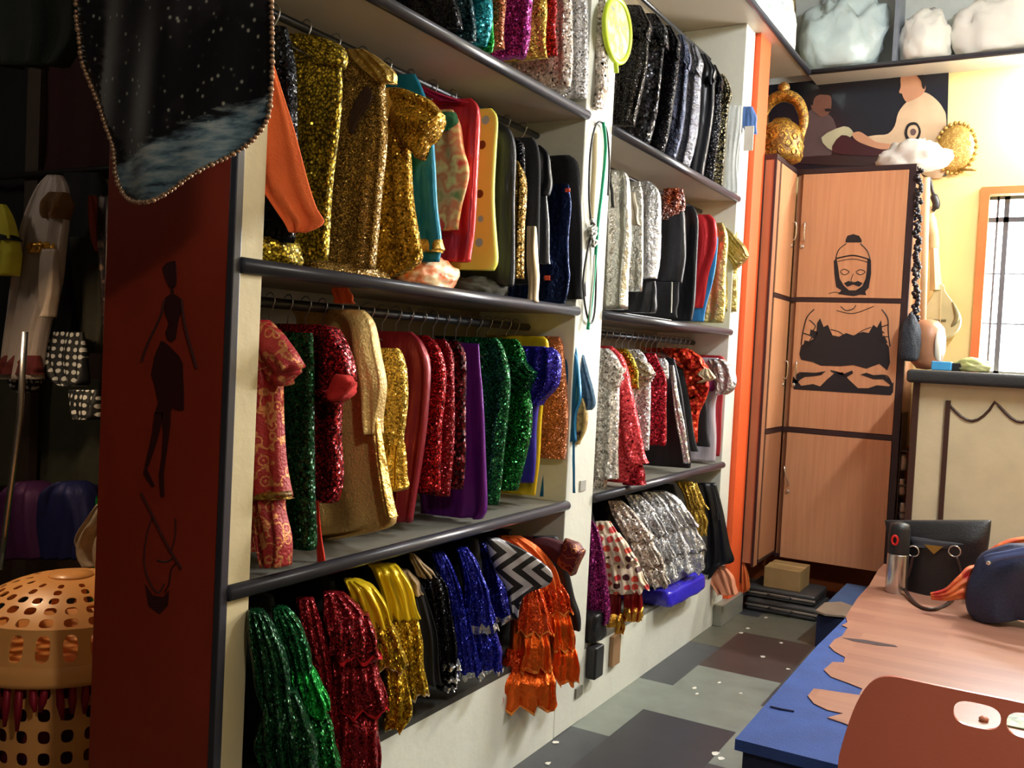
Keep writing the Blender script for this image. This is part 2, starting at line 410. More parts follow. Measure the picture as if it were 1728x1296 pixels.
# alcove wall to the left of the shelving (garments hang before it)
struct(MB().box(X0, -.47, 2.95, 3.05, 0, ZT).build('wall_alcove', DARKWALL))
# window: orange painted surround, frame bars, grille
w = MB(); w.box(1.09, 1.137, 6.275, 6.32, 1.4, 2.56).box(1.137, 2.148, 6.275, 6.32, 2.515, 2.56).box(2.148, 2.2, 6.275, 6.32, 1.4, 2.515)
tag(w.build('window_trim_1', plain(L(228, 118, 60), .6)), kind='structure').name = 'trim_1'
w = MB()
for x in (1.175, 1.215, 1.60, 2.11): w.box(x, x+(.012 if x < 1.2 else .028), 6.36, 6.4, wz0, wz1)
w.box(wx0, wx1, 6.36, 6.4, 2.36, 2.39).box(wx0, wx1, 6.36, 6.4, wz0, wz0+.03).box(wx0, wx1, 6.36, 6.4, wz1-.02, wz1)
for z in (1.75, 2.05): w.box(wx0, wx1, 6.375, 6.383, z, z+.008)
struct(w.build('window_1', plain(L(92, 98, 108), .5)))

# ---------------------------------------------------------------- built-in shelving
ZB, ZA, ZC, ZL = .8938, 1.6154, 2.3332, 3.26
BX = -.42
shelving = empty('wall_shelving', (0, 3.3, 0), 'tall white built-in costume shelving with a red end panel along the left side', 'shelving')
def part(mb, name, mat, parent=shelving, smooth=False): return mb.build(name, mat, parent, smooth)
BACKP = plain(L(126, 114, 90), .7, 0, .1, 30, .12, 3, name='back_board')
part(MB().box(BX-.02, BX, 1.49, 5.19, 0, ZL+.02), 'back_panel', BACKP)
part(MB().box(BX, 0, 1.482, 1.553, 0, ZL, .003), 'end_post', CREAM)
rp = part(MB().box(BX, -.014, 1.462, 1.481, 0, ZL+.35, .002), 'end_panel', REDP); rp['label'] = 'glossy red end panel with a painted figure'
part(MB().box(-.014, .006, 1.460, 1.483, 0, ZL+.35, .003), 'edge_strip', NOSE)
part(MB().box(BX, 0, 3.139, 3.375, 0, ZL, .004), 'divider', WHITE)
part(MB().box(BX, 0, 5.02, 5.185, 0, ZL, .004), 'divider', WHITE)
bays = [(1.553, 3.139), (3.375, 5.02)]
for (a, b) in bays:
    for z in (ZB, ZA, ZC):
        sh = part(MB().box(BX, -.004, a, b, z-.022, z), 'shelf', SOFF if z > 2 else GREYB)
        y0 = a-(.07 if a < 2 else 0)
        e = MB(); e.tube([(.004, y0, z-.01), (.004, b, z-.01)], .018, 14)
        e.build('edge_moulding', NOSE, sh, True)
    zk = .37 if a < 2 else .3
    part(MB().box(BX, -.002, a, b, zk-.02, zk), 'shelf', plain(L(52, 50, 46), .7) if a < 2 else GREYB)  # near bay: shade under the skirts is painted into the board's dark colour
    part(MB().box(-.03, -.002, a, b, 0, zk-.02), 'kick_panel', WHITE)
    for z, nm in ((1.54, 0), (2.262, 0), (3.17, 0), (.82, 0)):
        if z > 3 and a > 3: z = 3.09
        part(MB().tube([(-.2, a, z), (-.2, b, z)], .011 if z != 1.54 else .014, 10), 'hanging_rail', RAILM, smooth=True)
ts = part(MB().box(BX, .09, 1.40, 6.045, ZL, ZL+.03), 'top_board', SOFF)
MB().tube([(.095, 1.4, ZL+.012), (.095, 6.045, ZL+.012)], .017, 12).build('edge_moulding', NOSE, ts, True)
# little switches/hatches on kick panels
WOODT = plain(L(150, 116, 82), .5)
tag(MB().box(0, .018, 3.62, 3.70, .145, .275, .003).build('wooden_block', WOODT), 'small brown wooden block fixed to the white shelf base', 'block')
p = un(975, 1167, x=0)
tag(MB().box(0, .008, p.y-.03, p.y+.03, p.z-.02, p.z+.02, .002).build('switch_plate', plain(L(120, 116, 104), .4)), 'small grey plate low on the shelf base beneath the orange skirts', 'plate')

# painted figures on the red end panel
def decal(name, polys, mat, plane, parent, th=.0015, off=(0, -1, 0), lines=(), lw=.003):
    mb = MB(); o = Vector(off)
    for P in polys: mb.prism([un(a, b, **plane)+o*.0004 for a, b in P], o*th)
    for P in lines:
        wd_ = lw
        if isinstance(P, tuple): P, wd_ = P
        pts = smooth_pts([un(a, b, **plane) for a, b in P], max(2, len(P)*4))
        mb.tube([q+o*.0006 for q in pts], wd_, 5)
    return mb.build(name, mat, parent)
pl = dict(y=1.462)
decal('painted_woman', [
    [(275,452),(283,443),(297,440),(299,468),(298,482),(293,487),(286,484),(279,468)],
    [(289,484),(294,484),(294,496),(305,503),(309,520),(305,530),(301,545),(297,572),(291,577),(284,574),(280,562),(286,545),(280,530),(277,515),(279,503),(289,496)],
    [(273,575),(282,580),(302,600),(309,613),(311,660),(311,692),(302,693),(291,688),(288,698),(262,698),(268,680),(262,650),(256,632),(262,600)],
    [(262,696),(276,697),(274,712),(264,750),(252,785),(249,792),(262,820),(257,822),(243,800),(248,775),(258,730)],
    [(273,697),(289,697),(288,720),(281,770),(277,800),(278,838),(272,838),(269,802),(274,770),(276,730)]],
    FIG, pl, rp, lines=[([(279,505),(273,530),(262,555),(248,585),(240,610)], .0035), ([(307,505),(312,545),(322,585),(333,622)], .0035)])
decal('painted_line_art', [[(246,986),(258,1004),(276,1008),(286,996),(284,1022),(270,1036),(252,1022)]], FIG, pl, rp,
    lines=[([(239,832),(258,870),(280,915),(307,960)], .003), ([(258,872),(248,905),(244,950),(255,985),(268,1000),(278,985)], .0022),
           ([(297,875),(296,905),(288,935)], .0018), ([(266,945),(280,948),(296,940)], .002), ([(300,950),(290,960),(286,985),(278,1000)], .002),
           ([(250,1000),(262,1016),(280,1010)], .002)])
# orange column and brown return at the far end of the shelving
struct(MB().box(BX, .03, 5.19, 5.393, 0, ZL).build('wall_column', ORANGE))

# ---------------------------------------------------------------- cabinet
cab = empty('corner_cabinet', (.43, 6.0, .25), 'tall corner cabinet of light wood veneer with a seated figure decal', 'cabinet')
cx0, cx1, cy, cz0, cz1 = .11, .775, 5.87, .27, 2.62
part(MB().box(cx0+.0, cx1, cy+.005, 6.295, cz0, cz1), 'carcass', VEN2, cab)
for z, h in ((cz1, .03), (1.845, .026), (1.05, .03), (cz0, .02)):
    part(MB().box(cx0-.01, cx1+.005, cy-.012, cy+.02, z-h/2, z+h/2, .002), 'dark_rail', DARKW, cab)
part(MB().box(cx1-.032, cx1+.006, cy-.013, cy+.02, cz0, cz1, .002), 'dark_stile', DARKW, cab)
# return wing in the x = .10 plane
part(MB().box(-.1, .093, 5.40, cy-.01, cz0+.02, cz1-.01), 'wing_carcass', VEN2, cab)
part(MB().box(.028, .037, 5.394, 5.402, cz0-.1, cz1, .001), 'dark_stile', DARKW, cab)
part(MB().box(.088, .102, 5.394, 5.406, cz0, cz1, .001), 'dark_stile', DARKW, cab)
part(MB().box(-.1, .104, 5.395, cy, cz1-.012, cz1+.018, .002), 'top_edge', DARKW, cab)
for z, h in ((1.845, .024), (1.05, .026), (cz0+.02, .02)):
    part(MB().box(.093, .106, 5.49, cy-.012, z-h/2, z+h/2, .001), 'dark_rail', DARKW, cab)
part(MB().box(.093, .103, 5.482, 5.49, cz0, cz1, .001), 'dark_stile', DARKW, cab)
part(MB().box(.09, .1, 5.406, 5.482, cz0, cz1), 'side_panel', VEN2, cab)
def handle(p0, p1, out, parent):
    p0 = Vector(p0); p1 = Vector(p1); out = Vector(out); m_ = (p0+p1)/2
    MB().tube(smooth_pts([p0, p0+out*.9, m_+out*1.15, p1+out*.9, p1], 16), .005, 8).build('handle', CHROME, parent, True)
def lock(c, ax, parent):
    mb = MB(); mb.lathe(c, [(.012, 0), (.013, .004*(-1 if ax == 'y' else 1)), (.009, .008*(-1 if ax == 'y' else 1))], 16, ax)
    mb.build('lock', CHROME, parent, True)
fd = []
for (z0, z1) in ((1.86, cz1-.018), (1.068, 1.83)):
    d = part(MB().box(cx0+.035, cx1-.034, cy-.016, cy+.002, z0, z1, .0015), 'door', VEN, cab); fd.append(d)
    d2 = part(MB().box(.1, .108, 5.492, cy-.025, z0, z1, .001), 'side_door', VEN, cab)
    hz = un(1355, 392, y=cy).z if z0 > 1.5 else un(1344, 625, y=cy).z
    handle((cx0+.065, cy-.016, hz-.05), (cx0+.065, cy-.016, hz+.05), (0, -.022, 0), d)
    lock((cx0+.05, cy-.016, hz-.09), 'y', d)
    handle((.108, cy-.06, hz-.05), (.108, cy-.06, hz+.05), (.02, 0, 0), d2)
    lock((.108, cy-.065, hz-.09), 'x', d2)
# lower door stands a hand's breadth ajar (hinged on the right)
d = part(MB().box(cx0+.03, cx1-.034, cy-.02, cy-.002, .262, 1.032, .0015), 'door', VEN, cab)
handle((cx0+.06, cy-.02, .72), (cx0+.03, cy-.02, .82), (0, -.022, 0), d); lock((cx0+.055, cy-.02, .67), 'y', d)
d2 = part(MB().box(.1, .108, 5.492, cy-.03, cz0+.03, 1.032, .001), 'side_door', VEN2, cab)
# decal of a seated meditating figure
pl = dict(y=cy-.0165)
decal('figure_decal', [
    [(1427,405),(1430,398),(1440,395),(1450,398),(1454,405),(1454,409),(1427,409)],
    [(1407,440),(1412,437),(1415,455),(1417,470),(1424,482),(1433,490),(1444,490),(1455,483),(1461,470),(1463,455),(1464,436),(1470,440),(1470,462),(1466,486),(1460,492),(1462,498),(1452,497),(1440,500),(1428,498),(1414,496),(1420,490),(1411,484),(1408,462)],
    [(1424,478),(1432,474),(1440,477),(1448,474),(1456,478),(1450,484),(1440,480),(1430,484)],
    ], BLACKD, pl, fd[0], lines=[([(1428,411),(1415,422),(1410,438)], .003), ([(1452,411),(1464,424),(1469,440)], .003), ([(1412,436),(1440,431),(1468,438)], .004), ([(1414,441),(1440,437),(1466,443)], .002),
      ([(1418,458),(1425,454),(1433,459),(1425,464),(1418,459)], .0022), ([(1444,459),(1452,455),(1460,459),(1452,464),(1445,460)], .0022), ([(1440,462),(1436,474),(1441,476)], .0018), ([(1398,496),(1408,493),(1416,494)], .0018)])
decal('figure_decal', [
    [(1352,583),(1377,570),(1379,545),(1384,537),(1390,552),(1397,548),(1405,566),(1416,568),(1428,562),(1440,566),(1456,560),(1466,562),(1474,548),(1480,553),(1487,540),(1490,572),(1500,585),(1502,612),(1497,625),(1484,614),(1462,622),(1440,616),(1418,618),(1385,617),(1372,611),(1352,607),(1349,598)],
    [(1338,635),(1343,640),(1352,651),(1372,648),(1384,652),(1396,640),(1408,630),(1422,628),(1432,640),(1448,655),(1465,655),(1480,650),(1500,652),(1508,645),(1507,662),(1503,667),(1340,657),(1337,648)],
    [(1338,642),(1346,632),(1358,628),(1376,629),(1394,626),(1386,633),(1372,635),(1358,636),(1350,641),(1344,648)],
    [(1452,632),(1462,629),(1474,633),(1490,632),(1502,640),(1507,652),(1500,648),(1490,640),(1474,640)],
    [(1400,624),(1414,627),(1424,631),(1438,625),(1440,630),(1428,637),(1414,634)],
    [(1380,560),(1368,556),(1366,566),(1376,574)], [(1358,574),(1372,578),(1368,586),(1354,588)], [(1492,566),(1482,572),(1486,582),(1498,578)],
    ], BLACKD, pl, fd[1], lines=[([(1374,522),(1362,535),(1355,560),(1352,582)], .0035), ([(1366,540),(1376,550),(1370,560)], .003), ([(1356,562),(1370,568),(1366,575)], .003), ([(1488,522),(1498,537),(1499,560),(1502,585)], .0035), ([(1498,548),(1484,554),(1492,562)], .003), ([(1500,568),(1486,570),(1494,580)], .003),
      ([(1412,524),(1440,529),(1474,517)], .0022), ([(1419,517),(1428,524),(1440,521),(1444,515)], .0025), ([(1402,556),(1416,560),(1424,566)], .0025), ([(1470,552),(1455,558),(1440,568)], .0025),
      ([(1340,640),(1350,629),(1372,632),(1388,628)], .0035), ([(1402,626),(1420,634),(1438,628)], .003), ([(1505,648),(1496,634),(1474,634),(1462,632)], .0035)])

# ---------------------------------------------------------------- end-wall loft shelf
loftb = empty('loft_shelf', (1.6, 6.2, ZL), 'grey wall shelf high above the poster carrying white bags', 'shelf')
part(MB().box(.09, X1, 6.05, 6.295, ZL, ZL+.03), 'board', SOFF, loftb)
part(MB().tube([(.09, 6.045, ZL+.014), (X1, 6.045, ZL+.014)], .017, 12), 'edge_moulding', NOSE, loftb, True)
part(MB().box(.575, .60, 6.06, 6.285, ZL+.03, ZT), 'upright', plain(L(120, 128, 140), .4), loftb)
part(MB().box(.10, .13, 6.255, 6.279, ZL+.03, ZT), 'upright', plain(L(150, 156, 158), .4), loftb)
part(MB().box(-.3, X1, 6.28, 6.297, ZL+.03, ZT), 'back_board', plain(L(190, 196, 192), .5), loftb)

# ---------------------------------------------------------------- counter
cnt = empty('counter', (1.9, 5.6, .44), 'cream counter with dark top and scalloped brown trim beneath the window', 'counter')
part(MB().box(.905, X1-.02, 5.45, 6.28, .0, 1.385), 'body', plain(L(206, 192, 158), .5, 0, .1, 30, .1, 5), cnt)
part(MB().box(.86, X1-.02, 5.36, 6.28, 1.385, 1.455, .02), 'counter_top', plain(L(44, 46, 48), .55, 0, .2, 50), cnt, True)
TRIMB = plain(L(62, 36, 26), .45)
part(MB().box(.888, .922, 5.437, 5.47, .0, 1.385, .003), 'corner_strip', TRIMB, cnt)
mb = MB()
def cpt(a, b): return un(a, b, y=5.447)
sc = []
for i in range(4):
    a0, a1 = 1603+i*84, 1603+i*84+76
    sc += [(a0, 684+i*2)]+[(a0+(a1-a0)*k/8, 684+i*2-3*k/8+28*math.sin(PI*k/8)) for k in range(1, 8)]+[(a1, 678+i*2)]
mb.tube([cpt(*q) for q in sc], .007, 8)
mb.box(cpt(1600, 684).x-.012, cpt(1600, 684).x+.012, 5.437, 5.455, .0, cpt(1600, 682).z+.02)
part(mb, 'scalloped_trim', TRIMB, cnt)

# ---------------------------------------------------------------- platform (stage) with blue cloth and torn vinyl
SZ = .44
st = MB()
E_ = [(.866, 2.485), (.862, 3.5), (.872, 3.9), (.885, 4.7), (.895, 5.43), (2.95, 5.43), (2.95, 2.485)]
st.prism([(x, y, SZ-.03) for x, y in E_], (0, 0, .03))
stage = empty('low_platform', (1.9, 4, 0), 'low platform covered in royal blue cloth at the right', 'platform')
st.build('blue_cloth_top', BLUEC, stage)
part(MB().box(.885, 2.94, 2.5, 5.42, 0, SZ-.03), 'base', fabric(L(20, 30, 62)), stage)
# wrinkle/seam on the cloth
part(MB().tube([un(1300, 1193, z=SZ+.001), un(1318, 1197, z=SZ+.002), un(1340, 1201, z=SZ+.001)], .004, 6), 'cloth_seam', fabric(L(14, 22, 70)), stage)
VP_ = [(1492,952),(1482,962),(1467,988),(1447,1010),(1427,1041),(1430,1051),(1420,1056),(1430,1060),(1421,1074),(1408,1080),(1399,1091),(1408,1100),(1426,1110),(1424,1119),(1405,1118),(1390,1131),(1402,1143),(1430,1153),(1455,1163),(1450,1174),(1430,1171),(1408,1168),(1390,1165),(1373,1163),(1363,1175),(1373,1188),(1396,1199),(1423,1205),(1396,1212),(1423,1221),(1470,1240),(1640,1296)]
P3 = [un(a, b, z=SZ+.001) for a, b in VP_]; P3 = P3+[Vector((2.9, P3[-1].y, SZ+.001)), Vector((2.9, 5.0, SZ+.001))]
def vinyl():
    mm, t, b, l = nt('wood_print_vinyl'); co = coords(t)
    br = N(t, 'ShaderNodeTexBrick'); br.inputs['Scale'].default_value = 1; br.inputs['Mortar Size'].default_value = 0
    br.inputs['Brick Width'].default_value = .55; br.inputs['Row Height'].default_value = .075
    br.inputs['Color1'].default_value = rgb(L(150, 104, 88)); br.inputs['Color2'].default_value = rgb(L(168, 122, 100))
    l.new(co, br.inputs['Vector'])
    mp = N(t, 'ShaderNodeMapping'); mp.inputs['Scale'].default_value = (3, 90, 3); l.new(co, mp.inputs[0]); n = noise(t, l, mp.outputs[0], 1, 4)
    r = ramp(t, l, n.outputs['Fac'], [(.3, (.86, .86, .86)), (.7, (1.06, 1.06, 1.06))])
    mx = N(t, 'ShaderNodeMixRGB'); mx.blend_type = 'MULTIPLY'; mx.inputs[0].default_value = 1; l.new(br.outputs[0], mx.inputs[1]); l.new(r.outputs[0], mx.inputs[2])
    l.new(mx.outputs[0], b.inputs['Base Color']); b.inputs['Roughness'].default_value = .38
    return mm
vs_ = empty('vinyl_sheet', (1.8, 4, SZ), 'wood print vinyl sheet with torn edge lying on the blue platform', 'vinyl flooring')
MB().prism(P3, (0, 0, .0025)).build('sheet', vinyl(), vs_)
MB().prism([un(a, b, z=SZ+.004) for a, b in [(1421,1076),(1460,1080),(1510,1089),(1515,1092),(1480,1089),(1440,1082)]], (0, 0, .0006)).build('tear', fabric(L(60, 40, 44)), vs_)
# blue step box behind the platform with a torn sheet on top
sb = empty('blue_step_box', (.70, 5.3, 0), 'dark blue low box with a torn sheet on top between platform and cabinet', 'box')
part(MB().box(.555, .85, 4.99, 5.80, 0, .165, .004), 'box_body', fabric(L(24, 34, 70)), sb)
part(MB().box(.55, .853, 5.15, 5.81, .165, .176, .003), 'cloth_cover', fabric(L(76, 102, 146)), sb)
mb = MB(); pts = [(.545, 5.0), (.60, 4.96), (.68, 4.99), (.80, 4.95), (.85, 4.98), (.85, 5.2), (.78, 5.26), (.70, 5.22), (.62, 5.28), (.55, 5.2)]
mb.prism([(x, y, .178) for x, y in pts], (0, 0, .010)); part(mb, 'torn_sheet', plain(L(160, 144, 126), .5), sb)
# ---------------------------------------------------------------- costumes
_last = {}
def yedge(edge, xo): return un(edge[0], edge[1], x=xo).y
def pairs_of(st, Y, xin=-.345, rot=0, P0=None, dy=0):
    out = []
    if rot:
        n = Vector((math.sin(rot), -math.cos(rot), 0)); P1 = P0-n*dy
        for q in st: out.append((unp(q[1], q[0], P1, n), unp(q[2], q[0], P1, n)))
        return out
    for q in st:
        if len(q) == 3:
            y, a, b = q; R_ = un(b, y, y=Y)
            Lp = Vector((min(xin, R_.x-.03), Y, R_.z)) if a is None else un(a, y, y=Y)
        else:
            a, ya, b, yb = q; Lp = un(a, ya, y=Y); R_ = un(b, yb, y=Y)
        out.append((Lp, R_))
    return out
_seed = [0]; FIRST = {}
ZONE = {'middle left': (ZB+.006, ZA-.03), 'middle right': (ZB+.006, ZA-.03), 'upper left': (ZA+.006, ZC-.03), 'upper right': (ZA+.006, ZC-.03), 'top left': (ZC+.006, ZL-.02), 'top right': (ZC+.006, ZL-.02)}
def G(name, label, cat, group, edge, mat, st, T=.024, f=(3, .006), parts=(), xo=0, Y=None, hem=0, bname='body', xin=-.345, rot=0):
    """one hanging costume; st = outline stations of the body, parts = sleeves, tiers, trims..."""
    _seed[0] += 1; sd = _seed[0]
    if Y is None: Y = yedge(edge, xo)
    rot = math.radians(rot); P0 = Vector((xo, Y, 1)); nv = (math.sin(rot), -math.cos(rot), 0)
    P = pairs_of(st, Y, xin, rot, P0)
    zlo, zhi = ZONE.get((group or '').split(' rail')[0].replace('costumes on the ', '').replace('black sparkling ', ''), (None, None))
    if zlo:
        first = not FIRST.get(group); FIRST[group] = True
        Q = []
        for l_, r_ in P:
            if not first and not rot: l_ = Vector((max(-.385, min(l_.x, r_.x-.25)), l_.y, l_.z))
            for v in (l_, r_):
                if v.x < .01: v.z = max(zlo, min(zhi, v.z))
            Q.append((l_, r_))
        P = Q
    if not parts:
        o = loft(name, P, mat, None, T, f[0], f[1], sd, hem=hem, nrm=nv)
        return tag(o, label, cat, group)
    zs = [p[0].z for p in P]
    root = empty(name, ((P[0][0].x+P[0][1].x)/2, Y, min(zs)), label, cat, group)
    b = loft(bname, P, mat, root, T, f[0], f[1], sd, hem=hem, nrm=nv)
    tiers = {}
    for i, q in enumerate(parts):
        pn, pm, pst, pT, pf, dy = q[:6]
        par = root
        opt = q[6] if len(q) > 6 else {}
        if opt.get('band'):     # trim following the hem of the body / of an earlier tier
            src, a, c = opt['band']
            bp, bT, bf, bs, by = _last[src]
            o = loft(pn, bp, pm, tiers.get(src, root), bT, bf[0], bf[1], bs, rng=(a, c), sc=1.035, hem=opt.get('hem', 0), ny=52, nrm=nv)
            continue
        PP = pairs_of(pst, Y+dy, xin) if not rot else pairs_of(pst, Y, xin, rot, P0, dy)
        o = loft(pn, PP, pm, root, pT, pf[0], pf[1], sd*31+i, hem=opt.get('hem', 0), nrm=nv)
        tiers[i] = o; _last[i] = (PP, pT, pf, sd*31+i, 0)
        if opt.get('lab'): o['label'] = opt['lab']
    return root
def GR(*a, **k):
    k['rot'] = 42; k['xo'] = k.get('xo', 0)+.03; a = list(a)
    if len(a) > 7: a[7] *= 1.35
    a[8] = (a[8][0]+1, a[8][1]*.6) if len(a) > 8 else (4, .006)
    if 'parts' in k: k['parts'] = [tuple(q[:3])+(q[3]*1.3, (q[4][0], q[4][1]*.6) if q[4] else q[4])+tuple(q[5:]) for q in k['parts']]
    return G(*a, **k)
def GQ(*a, **k):
    k['rot'] = 25; k['xo'] = k.get('xo', 0)+.02; return G(*a, **k)
def band(src_i, a, c, mat, hem=0, name='trim'): return (name, mat, None, 0, 0, 0, {'band': (src_i, a, c), 'hem': hem})

M = dict(
 gold=sequin(L(232, 176, 52), 120), goldy=sequin(L(206, 176, 48), 105, .45, L(96, 80, 16), .7, .3), goldp=sequin(L(196, 158, 86), 170, .6, L(120, 90, 40)),
 gold2=sequin(L(236, 196, 84), 150, .7), lame=foil(L(214, 178, 96), .34, 20), lameg=foil(L(206, 190, 120), .3, 16),
 blk=sequin(L(26, 26, 32), 150, .9, (.004, .004, .006), .8), blkg=sequin(L(60, 54, 48), 140, .9, (.006, .006, .008)), blksat=satin(L(30, 31, 36), .38), blkf=fabric(L(20, 20, 24)),
 blkfoil=foil(L(120, 122, 132), .2, 40),
 teal=satin(L(20, 120, 150), .32), tealseq=sequin(L(40, 170, 190), 110), red=satin(L(200, 44, 52), .28), yel=satin(L(226, 196, 30), .4),
 ydots=dots(L(236, 232, 96), [L(110, 70, 20), L(70, 60, 40), L(236, 232, 96), L(150, 200, 180)], 13, .17, .4),
 floral=blotch([L(120, 130, 60), L(220, 170, 110), L(226, 120, 70), L(240, 210, 130), L(220, 70, 50)], 14), cream=satin(L(226, 206, 170), .35), navy=foil(L(30, 44, 84), .25, 14),
 dred=sequin(L(190, 34, 44), 120, .8, L(90, 10, 20)), red1=sequin(L(214, 26, 34), 125, .9, L(110, 6, 14)), red2=sequin(L(160, 22, 36), 140, .8), dredd=sequin(L(120, 24, 34), 70, .9, L(48, 10, 18)),
 emb=brocade(L(158, 30, 32), L(200, 132, 84), 17, .5), gr=sequin(L(16, 84, 42), 110, .6, L(6, 42, 22)), gr2=sequin(L(24, 120, 62), 120, .8, L(6, 60, 30)), gr3=sequin(L(30, 150, 60), 120, 1.0, L(6, 66, 26)),
 maroon=satin(L(134, 28, 40), .33), purple=satin(L(102, 30, 132), .3), blue=sequin(L(48, 40, 190), 150, .6, L(22, 14, 110), .5), blueR=sequin(L(40, 52, 190), 130, .8, L(16, 16, 120), .5),
 copper=tinsel(L(214, 130, 84)), coppers=sequin(L(180, 100, 60), 120), bsat=satin(L(20, 110, 160), .3), fuzz=plain(L(84, 120, 150), .95, 0, 1, 320, .4, 60, name='fuzzy_wool'),
 silg=sequin(L(232, 228, 222), 80, .6, L(184, 178, 170), .3, .25), sil=sequin(L(240, 242, 246), 120, 1.1, L(206, 206, 208), .28, .22), silc=sequin(L(236, 226, 214), 110, 1.1, L(200, 188, 178), .28, .22), silf=foil(L(196, 194, 186), .28, 14), silb=foil(L(214, 216, 220), .2, 40),
 pink=sequin(L(236, 84, 90), 90, .6, L(206, 44, 56), .3, .3), reds=sequin(L(206, 20, 44), 110, .7, L(120, 8, 24), .6),
 rdots=sequin(L(236, 90, 50), 42, .8, L(200, 30, 22), .5, .3), mag=sequin(L(200, 60, 170), 110, .8, L(110, 14, 90)), mag2=sequin(L(170, 40, 130), 120, .8, L(90, 10, 70)),
 poly=dots(L(232, 214, 188), [L(220, 80, 60), L(70, 24, 30), L(206, 60, 60)], 26, .36, .5, rand=.3), chev=chevron(),
 ora=foil(L(238, 104, 34), .36, 16), oraf=satin(L(244, 112, 44), .42), oras=sequin(L(240, 96, 30), 120, .7, L(210, 60, 16), .5), oratr=satin(L(250, 150, 62), .35),
 ys=satin(L(230, 196, 34), .26), yseq=sequin(L(228, 190, 50), 110, .8, L(160, 120, 20), .7), redtr=satin(L(206, 20, 34), .35), sst=foil(L(220, 222, 226), .2, 20), tan=fabric(L(150, 126, 92)),
 lime=sequin(L(40, 200, 80), 120, 1.0), orf=fabric(L(255, 112, 52)), mrg=brocade(L(92, 18, 28), L(170, 110, 60), 18, .46), goldtr=foil(L(226, 170, 70), .3, 20), plast=clearbag(),
)
# ---- upper left rail -------------------------------------------------------------
g = 'costumes on the upper left rail'
G('sequin_dress', 'black sequin dress at the near end of the upper left rail beside the orange cloth', 'dress', g, (497, 200), M['blk'],
  [(45, 466, 482), (90, 452, 492), (160, 440, 497), (300, 438, 500), (410, 440, 492)], .022)
o = G('orange_cloth', 'plain bright orange cloth hanging by a corner in front of the gold costumes', 'cloth', None, None, M['orf'],
  [(60, 440, 448), (120, 432, 466), (180, 432, 484), (235, 430, 501), (300, 434, 520), (350, 460, 535), (376, 478, 545), (392, 490, 520)], .008, (2, .01), Y=1.62, rot=35, xo=.07)
G('sequin_dress', 'yellow gold sequin dress in a square grid weave with a ruffled neck', 'dress', g, (572, 200), M['goldy'],
  [(70, 487, 560), (110, 490, 574), (180, 492, 573), (260, 490, 566), (350, 495, 556), (440, 500, 548)], .026, (2, .006),
  parts=[('neck_ruffle', M['goldy'], [(58, 486, 512), (66, 484, 552), (78, 490, 576), (95, 520, 580), (112, 538, 579)], .03, (6, .008), -.005)])
G('long_dress', 'pale gold mesh dress with a dark V neck', 'dress', g, (648, 200), M['goldp'],
  [(88, 572, 612), (100, 560, 634), (130, 555, 646), (220, 553, 650), (330, 548, 640), (440, 545, 632), (452, 548, 628)], .026, (3, .009),
  parts=[('collar', M['lame'], [(84, 584, 616), (98, 590, 640), (122, 615, 664), (140, 640, 668)], .022, (4, .006), -.01),
         ('neck_opening', fabric(L(58, 34, 18)), [(146, 616, 622), (160, 606, 628), (180, 596, 620), (205, 590, 604), (225, 588, 594)], .006, (1, 0), -.03)])
G('sequin_blouse', 'bright gold sequin dress with a wide short sleeve at the front', 'dress', g, (718, 300), M['gold'],
  [(148, 628, 672), (165, 610, 680), (200, 596, 684), (260, 588, 692), (340, 572, 696), (410, 548, 706), (440, 552, 708), (462, 585, 680), (470, 610, 650)], .03, (4, .013), xo=.03,
  parts=[('sleeve', M['gold'], [(662, 150, 668, 222), (690, 152, 682, 240), (722, 168, 696, 258), (748, 190, 708, 267)], .045, (2, .008), -.02),
         ('neckline', satin(L(212, 166, 74), .35), [(150, 626, 668), (170, 620, 668), (195, 612, 660), (215, 604, 640), (238, 600, 612)], .012, (2, .004), -.03)])
G('satin_trousers', 'teal satin trousers with a gold cuff band between gold and floral costumes', 'trousers', g, (738, 300), M['teal'],
  [(125, 672, 700), (150, 670, 712), (200, 680, 728), (280, 685, 735), (350, 688, 737), (410, 690, 744), (442, 692, 742)], .024, (2, .006),
  parts=[('cuff_band', M['lame'], [(404, 688, 745), (420, 690, 746), (426, 690, 744)], .028, (2, .006), -.002)])
G('floral_blouse', 'cream and orange blotchy printed blouse with a green ring neck', 'blouse', g, (790, 300), M['floral'],
  [(185, 728, 764), (210, 728, 776), (250, 734, 782), (290, 740, 790), (340, 742, 782), (388, 744, 775)], .024, (3, .01),
  parts=[('neck_ring', fabric(L(40, 96, 54)), [(190, 740, 768), (205, 744, 772), (222, 750, 764)], .026, (1, .003), -.008)])
G('satin_tunic', 'glossy red satin tunic next to the yellow spotted one', 'tunic', g, (804, 300), M['red'],
  [(166, 748, 796), (185, 755, 808), (240, 760, 808), (320, 766, 803), (400, 765, 800), (442, 765, 796)], .022, (4, .009),
  parts=[('stole', satin(L(210, 40, 84), .3), [(146, 700, 716), (160, 716, 750), (172, 740, 790)], .014, (3, .004), -.03)])
G('spotted_tunic', 'bright yellow tunic with round dark spots', 'tunic', g, (837, 300), M['ydots'],
  [(183, 808, 830), (200, 806, 839), (250, 804, 837), (330, 800, 834), (400, 798, 836), (440, 797, 838), (456, 797, 834)], .024, (1, .004))
g2 = g
G('long_coat', 'black long coat right behind the yellow spotted tunic', 'coat', g, (866, 300), M['blksat'],
  [(208, 820, 846), (222, 824, 862), (260, 838, 870), (350, 836, 868), (470, 834, 866), (482, 836, 862)], .026, (3, .006))
